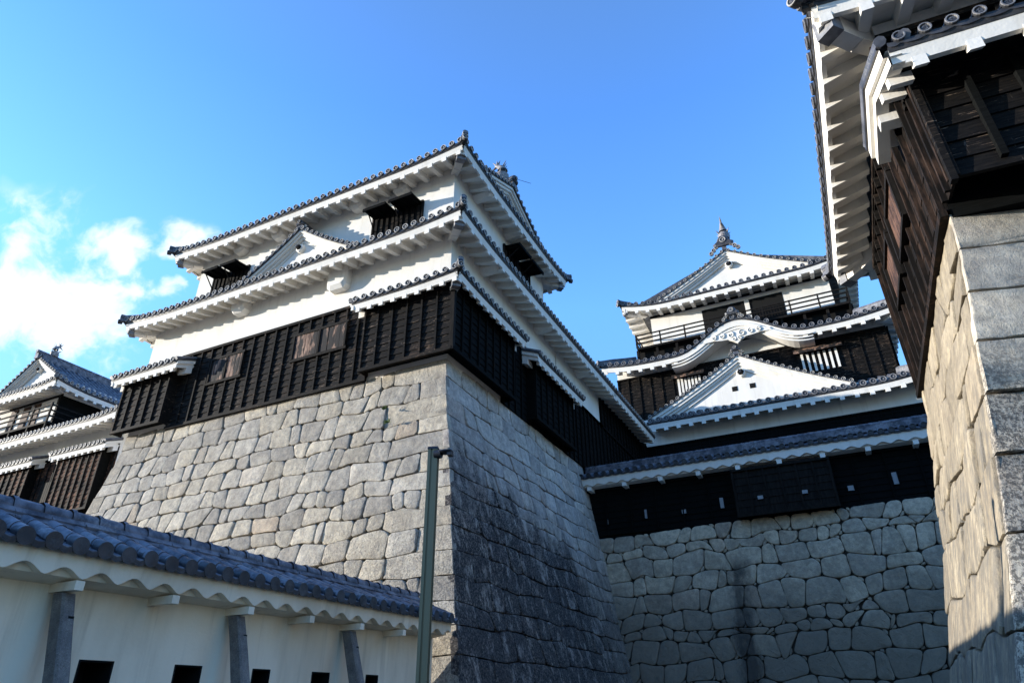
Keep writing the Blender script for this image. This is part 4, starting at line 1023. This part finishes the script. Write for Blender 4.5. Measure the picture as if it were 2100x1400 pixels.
mb.grid([[PF(.10, z, -.10), PF(5, z, -.10)] for z in Zt[:-1] + [4.68]], 'joint'); mb.build('front_face', tb, True)
mb = MB()
PL = lambda s, z, d: edge(z) + Vector((0, -s, 0)) + (Vector((-d, 0, 0)) if d > 0 else dF * -d)      # s negative runs away from the camera
Zl = Zt
stone_wall(mb, rng, PL, lambda z: (-5.65, -.06), Zl, .80, .15, 'sunlit_stone', gap=.010, bulge=.020, rnd=1, qR=(.95, .45), tilt=.20, edge=.022, wvar=.4, knot=.4, rough=.004, top=.2)
mb.grid([[PL(-5.65, z, -.10), PL(-.1, z, -.10)] for z in Zl[:-1] + [4.68]], 'joint'); mb.build('side_face', tb, True)
mb = MB(); mb.grid([[PL(-5.62, z, -.02), PL(-5.62, z, -5)] for z in Zl], 'sunlit_stone'); mb.add([edge(4.7) + Vector((.05, .05, 0)), edge(4.7) + dF * 5, edge(4.7) + dF * 5 + Vector((0, 7, 0)), edge(4.7) + Vector((.05, 5.6, 0))], [(0, 1, 2, 3)], 'turret_stone'); mb.build('back_face', tb)

tu = thing('gate_turret', 'dark timber turret with deep white eaves, on the pale stone base at the right edge', 'castle tower')
TA = math.radians(3.5)
Wl = lambda s, d, z: Vector((CX - d + .03, CY + .02 + s, z))       # left face: s away from the camera, d outward (-X)
FB = frame(CX, CY, TA)                                   # front face
LW_ = 5.55
mb = MB()
mb.hexa([Wl(0, 0, 4.7), FB(8, 0, 4.7), FB(8, -6, 4.7), Wl(LW_, 0, 4.7), Wl(0, 0, 6.6), FB(8, 0, 6.6), FB(8, -6, 6.6), Wl(LW_, 0, 6.6)], 'shadow_wood')
mb.hexa([Wl(0, 0, 6.6), FB(8, 0, 6.6), FB(8, -6, 6.6), Wl(LW_, 0, 6.6), Wl(0, 0, 8.0), FB(8, 0, 8.0), FB(8, -6, 8.0), Wl(LW_, 0, 8.0)], 'white_plaster'); mb.build('wall', tu)
mb = MB(); clad(mb, Wl, .0, LW_, 4.80, 7.55, .035, bh=.24, bw=.46, batten=.045, lap=.004, mat='turret_wood'); 
mb.box(Wl, .0, LW_ + .05, .03, .10, 7.50, 7.62, 'black_wood'); mb.box(Wl, LW_ - .02, LW_ + .05, -.1, .09, 4.8, 7.6, 'black_wood')
for i in range(12): mb.box(Wl, .3 + i * .46, .36 + i * .46, .03, .12, 7.30, 7.50, 'black_wood')
mb.build('timber_cladding', tu)
mb = MB(); clad(mb, FB, 0, 8, 6.4, 7.6, .035); mb.build('timber_cladding', tu)
for a, b_ in ((1.55, 2.75), (3.15, 4.3)):
    q = MB(); n = 6
    for i in range(n): q.box(Wl, a + (b_ - a) * i / n + .008, a + (b_ - a) * (i + 1) / n - .008, .05, .098, 5.98, 6.74, 'red_board')
    for z in (5.94, 6.76): q.box(Wl, a - .06, b_ + .06, .05, .14, z - .035, z + .035, 'beam_wood')
    for s_ in (a, b_): q.box(Wl, s_ - .04, s_ + .04, .05, .15, 5.94, 6.78, 'beam_wood')
    q.build('boarded_window', tu)
# drop bay on the front
b = MB(); clad(b, FB, .05, 8, 4.90, 6.34, .42, bh=.23, bw=99, batten=.04, rails=(1,)); b.box(FB, 0, 8, .30, .39, 5.1, 6.34, 'shadow_wood')
b.box(FB, -.01, .06, .40, .49, 4.84, 6.34, 'black_wood')
for s_ in (.53, 1.0, 1.47, 1.94, 2.4, 2.9): b.box(FB, s_ - .035, s_ + .035, .42, .50, 5.0, 6.34, 'shadow_wood')
SB = lambda s, d, z: FB(.07 - d, s, z)           # side cheek of the bay
clad(b, SB, .0, .42, 4.90, 6.34, .03, bh=.24, bw=.21, batten=.045, rails=(), lap=.004, mat='turret_wood')
bo = b.build('stone_drop_bay', tu)
TBp = lambda s, d, z: FB(s, d + 1.02, z)
mb = MB()
Rb = Roof(lambda s, d, z: FB(s - .24, d + 1.02, z), 8.4, 1.0, 6.52, .42, over=.60, pitch=.265, r=.075, k=.95, rs=.53, detail=1, dk=.92, rim='grey_rim', rl=.17, smat='beam_wood', tmat='roof_tile'); Rb.tiles(mb); Rb.eaves(mb)  # dark soffit here too paints in the shade beneath the bay eave
# the open left end of the bay roof: small gable-shaped verge
def V_(t_, dz, x): return FB(-.27 - x, 1.02 - t_, 6.52 + (.42 * t_ if t_ < 1.0 else .42 - .42 * (t_ - 1.0)) + dz)
ts = (0.04, .5, 1.0, 1.4, 1.8)
for x0, x1, za, zb_ in ((-.05, .05, -.05, -.20), (-.05, .0, -.20, -.33)):
    mb.grid([[V_(t_, za, x1), V_(t_, zb_, x1), V_(t_, zb_, x0 - .1)] for t_ in ts], 'white_plaster')
mb.grid([[V_(t_, .03, .08), V_(t_, -.05, .08), V_(t_, -.05, -.05)] for t_ in ts], 'dark_tile')
mb.grid([[V_(t_, .035, .08), V_(t_, .035, -.5)] for t_ in ts], 'roof_tile')
for j in range(2): mb.tube([V_(t_, .04, .03 - j * .25) for t_ in (-.02,) + ts], .068, 8, 'roof_tile')
mb.grid([[V_(t_, -.10, .0), V_(t_, -.10, -.42)] for t_ in ts], 'white_plaster')
for t_ in (.42, .80, 1.22):
    mb.hexa([V_(t_ - .06, -.46, -.02), V_(t_ + .06, -.46, -.02), V_(t_ + .06, -.46, -.27), V_(t_ - .06, -.46, -.27), V_(t_ - .06, -.31, -.02), V_(t_ + .06, -.31, -.02), V_(t_ + .06, -.31, -.27), V_(t_ - .06, -.31, -.27)], 'white_plaster')
mb.build('pent_roof', bo)
# main roof
tm_, em_, hm = MB(), MB(), []
TLe = lambda s, d, z: Vector((1.17 - d - .008 * (6.95 - s), 13.72 - s, z))          # s from far end to near corner
LT = 7.05
RL_ = Roof(TLe, LT, 3.0, 8.10, .42, lift=lift_fn(LT, 1, 1, .12, 2.2), hipL=1, hipR=1, over=.70, pitch=.285, r=.078, rs=.46, detail=1, rim='grey_rim')
RL_.tiles(tm_); RL_.eaves(em_)
FM = frame(1.13, 6.67, math.radians(3.0))
RF_ = Roof(FM, 8.0, 3.0, 8.10, .42, lift=lift_fn(8., 1, 0, .12, 2.2), hipL=1, over=.70, pitch=.285, r=.08, rs=.46, detail=1, rim='grey_rim')
RF_.tiles(tm_); RF_.eaves(em_); RF_.hip(hm, 'L', 2.5); RL_.hip(hm, 'L', 2.5)
RF_.hipbeam(em_, 'L', .85); RL_.hipbeam(em_, 'L', .85)
RBk = Roof(frame(1.17 + 8, 13.72, PI), 8.0, 3.0, 8.10, .42, lift=lift_fn(8., 0, 1, .12, 2.2), hipR=1, over=.9, pitch=.285, rs=.46); RBk.tiles(tm_); RBk.eaves(em_)
q = tm_.build('tiled_roof', tu); em_.build('eaves', q); [h_.build('hip_ridge', q) for h_ in hm]

# =================================================================== foreground plaster wall
fw_ = thing('plaster_wall', 'low cream plaster wall with blue-grey tiled roof and dark square openings, lower left foreground', 'wall')
XW = -7.0
TWl = frame(XW, 0, PI / 2); Y0w, Y1w = -9.0, 11.05
mb = MB(); 
# wall with real recesses: build as strips around the openings
ops = [(4.58, 4.96), (5.70, 6.08), (6.86, 7.17), (7.96, 8.34), (9.18, 9.50), (3.3, 3.68), (2.1, 2.48), (.9, 1.28)]
ops = sorted(ops); zo, zu = .44, -.02
segs = [Y0w] + [v for o_ in ops for v in o_] + [Y1w]
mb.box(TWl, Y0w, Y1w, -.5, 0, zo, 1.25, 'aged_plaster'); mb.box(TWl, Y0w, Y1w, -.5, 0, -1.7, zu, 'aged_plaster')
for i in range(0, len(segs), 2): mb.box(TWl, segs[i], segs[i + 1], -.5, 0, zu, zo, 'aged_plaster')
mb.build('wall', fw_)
for a, b_ in ops:
    q = MB(); q.box(TWl, a, b_, -.5, -.42, zu, zo, 'black_void')
    for (s0, s1, z0, z1) in ((a, a + .02, zu, zo), (b_ - .02, b_, zu, zo), (a + .02, b_ - .02, zo - .02, zo), (a + .02, b_ - .02, zu, zu + .02)): q.box(TWl, s0, s1, -.42, .003, z0, z1, 'black_void' if s0 != a + .02 else 'shadow_wood')
    q.build('loophole', fw_)
tm_, em_ = MB(), MB()
class Rough(Roof):
    pass
TE = frame(-6.55, Y0w, PI / 2); LL = Y1w - Y0w
def fore_slope(TE, mb):
    th = [PI * k / 8 for k in range(9)]; n = round(LL / .257); pt = LL / n; a_ = .40; D = .62; z0 = 1.365; r0 = .082
    rr_ = random.Random(3)
    for i in range(n):
        q = pt * (i + .5); jz = rr_.uniform(-.008, .008)
        segs_ = [(-.02, .13), (.13, .38), (.38, D)]
        for j, (t0, t1) in enumerate(segs_):
            jr = rr_.uniform(-.004, .004); js = rr_.uniform(-.006, .006); rows = []
            for t_, ra in ((t0, r0 * 1.0 + jr), (t0 + .035, r0 * 1.0 + jr), (t0 + .036, r0 * .955 + jr), (t1 + .02, r0 * .93 + jr)):
                rows.append([TE(q + js + ra * math.cos(a), -t_, z0 + a_ * t_ + jz + .018 + ra * math.sin(a) * 1.05) for a in th])
            mb.grid(rows, 'blue_tile')
            mb.add(rows[0], [tuple(range(9))], 'dark_tile')
        # end disc: plain dark
        c = [TE(q + r0 * 1.02 * math.cos(2 * PI * k / 16), .022, z0 + jz + .012 + r0 * 1.02 * math.sin(2 * PI * k / 16)) for k in range(16)]
        c2 = [TE(q + r0 * 1.02 * math.cos(2 * PI * k / 16), -.10, z0 + jz + .05 + r0 * 1.0 * math.sin(2 * PI * k / 16)) for k in range(16)]
        mb.grid([c2, c], 'dark_tile', True); mb.add(c, [tuple(range(16))], 'dark_tile')
        # pan tiles between the rows, overlapping steps
        q0, q1 = q + .03, q + pt - .03
        for j in range(3):
            t0, t1 = D * j / 3 - .01, D * (j + 1) / 3 + .03; rows = []
            for t_, dz in ((t0, .022), (t0, .0), (t1, .0)) if False else ((t0, .0), (t0 + .001, .026), (t1, .004)):
                rows.append([TE(q0 + (q1 - q0) * u, -t_, z0 + a_ * t_ + dz - .035 * math.sin(PI * u)) for u in (0, .2, .4, .6, .8, 1)])
            mb.grid(rows, 'blue_tile')
        mb.grid([[TE(q0 + (q1 - q0) * u, .02, z0 + .02 - .045 * math.sin(PI * u)) for u in (0, .25, .5, .75, 1)], [TE(q0 + (q1 - q0) * u, .015, z0 - .025 - .05 * math.sin(PI * u)) for u in (0, .25, .5, .75, 1)]], 'dark_tile')
fore_slope(TE, tm_)
TE2 = frame(-6.55 - 1.5 + .06, Y1w, -PI / 2); fore_slope(TE2, tm_)
XR = -7.27
rr_ = random.Random(4)
for j, (hw, z) in enumerate(((.185, 1.655), (.155, 1.715))):
    y = Y0w
    while y < Y1w - .05:
        ln = .36; e = rr_.uniform(-.006, .006); y2 = min(y + ln, Y1w)
        tm_.hexa([Vector((XR - hw, y, z - .03)), Vector((XR + hw + e, y, z - .045)), Vector((XR + hw + e, y2 + .01, z - .045)), Vector((XR - hw, y2 + .01, z - .03)), Vector((XR - hw * .7, y, z + .035)), Vector((XR + hw * .8 + e, y, z + .03)), Vector((XR + hw * .8 + e, y2 + .01, z + .03)), Vector((XR - hw * .7, y2 + .01, z + .035))], 'blue_tile')
        tm_.tube([(XR + hw + e - .01, y + .005, z - .02), (XR + hw + e - .01, y2, z - .02)], [.024, .020], 6, 'blue_tile', False); y = y2
y = Y0w
while y < Y1w - .05:
    y2 = min(y + .30, Y1w); tm_.tube([(XR, y, 1.765), (XR, y + .05, 1.765), (XR, y + .051, 1.763), (XR, y2, 1.76)], [.108, .108, .095, .092], 10, 'blue_tile', False); y = y2
rf = tm_.build('tiled_roof', fw_, True)
TWe = frame(-6.62, 0, PI / 2)
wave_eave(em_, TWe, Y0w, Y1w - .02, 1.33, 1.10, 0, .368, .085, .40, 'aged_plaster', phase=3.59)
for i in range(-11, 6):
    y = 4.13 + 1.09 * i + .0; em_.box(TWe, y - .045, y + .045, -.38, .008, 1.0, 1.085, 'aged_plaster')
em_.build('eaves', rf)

# leaning stone posts
names = ['leaning granite post against the cream wall, leftmost of the three', 'leaning granite post against the cream wall, middle of the three', 'leaning granite post against the cream wall, beside the metal lamp pole']
for i, y in enumerate((4.16, 6.33, 8.50)):
    q = MB(); rg = random.Random(i); q.cur = (.5, .4, .3); h0, h1 = -1.7, .99
    rows = []
    for j in range(9):
        u = j / 8; z = h0 + (h1 - h0) * u; x = -6.06 + (-6.86 + 6.06) * u ** 1.15; w_ = .092 - .026 * u; dd = .12 - .03 * u; j1 = rg.uniform(-.006, .006)
        ch = .02
        ring = [(-dd, -w_ + ch), (-dd + ch, -w_), (dd - ch, -w_), (dd, -w_ + ch), (dd, w_ - ch), (dd - ch, w_), (-dd + ch, w_), (-dd, w_ - ch)]
        rows.append([Vector((x + a + j1, y + b_, z)) for a, b_ in ring])
    q.grid(rows, 'post_stone', True); q.add(rows[-1], [tuple(range(8))], 'post_stone')
    o_ = tag(q.build('stone_post'), names[i], 'stone post', 'leaning stone posts along the cream wall')
    h = MB(); x = -6.80 + .10; h.box(frame(-6.695, y, PI / 2), .0, .055, -.05, .004, .72, .78, 'black_void'); h.build('socket_hole', o_)

# =================================================================== lamp pole
lp = thing('lamp_pole', 'slim olive-grey square metal pole with small floodlight on top, before the rampart', 'lamp post')
LX, LY, LZ = -3.43, 5.28, 2.235
ang = math.radians(20); ca, sa = math.cos(ang), math.sin(ang)
q = MB(); w_ = .048
prof = [(-1, -1), (-.42, -1), (-.42, -.72), (-.05, -.72), (-.05, -1), (1, -1), (1, -.35), (.78, -.35), (.78, .35), (1, .35), (1, 1), (-1, 1), (-1, .42), (-.74, .42), (-.74, -.42), (-1, -.42)]
PP = lambda a, b_, z: Vector((LX + (a * ca - b_ * sa) * w_, LY + (a * sa + b_ * ca) * w_, z))
q.grid([[PP(a, b_, -1.7) for a, b_ in prof], [PP(a, b_, LZ) for a, b_ in prof]], 'pole_metal', True); q.build('pole', lp)
q = MB(); q.hexa([PP(-1.12, -1.12, LZ - .005), PP(1.12, -1.12, LZ - .005), PP(1.12, 1.12, LZ - .005), PP(-1.12, 1.12, LZ - .005), PP(-1.0, -1.0, LZ + .02), PP(1., -1., LZ + .02), PP(1., 1., LZ + .02), PP(-1., 1., LZ + .02)], 'lamp_metal'); q.build('cap', lp)
q = MB(); a0 = Vector((LX, LY, LZ - .06)); dx = Vector((math.cos(.25), math.sin(.25), 0))
q.tube([a0 + dx * .03 + Vector((0, -.03, 0)), a0 + dx * .10 + Vector((0, -.035, .0))], .045, 10, 'lamp_metal'); br = q.build('bracket', lp, True)
q = MB(); c0 = a0 + Vector((0, -.03, .018)); up = Vector((0, 0, 1)); sd = Vector((-dx.y, dx.x, 0)); rows = []
for u, hh, ww in ((.07, .010, .03), (.085, .022, .05), (.13, .026, .058), (.175, .022, .058), (.205, .020, .05), (.212, .008, .035)):
    rows.append([c0 + dx * u + sd * ww * math.cos(2 * PI * k / 12) + up * hh * math.sin(2 * PI * k / 12) for k in range(12)])
q.grid(rows, 'lamp_metal', True); q.add(rows[-1], [tuple(range(12))], 'lamp_metal')
q.hexa([c0 + dx * a + sd * b_ + up * z for z in (-.045, -.01) for a, b_ in ((.165, -.04), (.21, -.04), (.21, .04), (.165, .04))], 'lamp_metal'); q.build('floodlight', lp, True)
q = MB(); q.box(frame(LX, LY, 0), -.12, .12, -.12, .12, -1.698, -1.68, 'lamp_metal'); q.build('base_plate', lp)

# =================================================================== small weeds in the joints
def weed(x, y, z, n, label, k=1.):
    q = MB(); rg = random.Random(int(abs(x) * 100))
    for i in range(n):
        a = rg.uniform(0, 2 * PI); l_ = rg.uniform(.05, .14) * k; e = rg.uniform(-.3, 1.0)
        A = Vector((x + rg.uniform(-.03, .03) * k, y, z)); d = Vector((math.cos(a) * .7, -abs(math.sin(a)) * .6, e)).normalized(); s_ = d.cross(Vector((0, 1, .3))).normalized() * .014 * k
        q.add([A - s_ * .4, A + d * l_ * .5 - s_, A + d * l_, A + d * l_ * .5 + s_, A + s_ * .4], [(0, 1, 2, 3, 4)], 'leaf')
    tag(q.build('weed'), label, 'plant', 'weeds in the stone joints')
weed(-9.55, 12.38, 6.57, 34, 'small green weed high in a joint of the sunlit stone face, upper of the two')
weed(-9.35, 12.26, 6.12, 26, 'small green weed in a joint of the sunlit stone face, lower of the two')
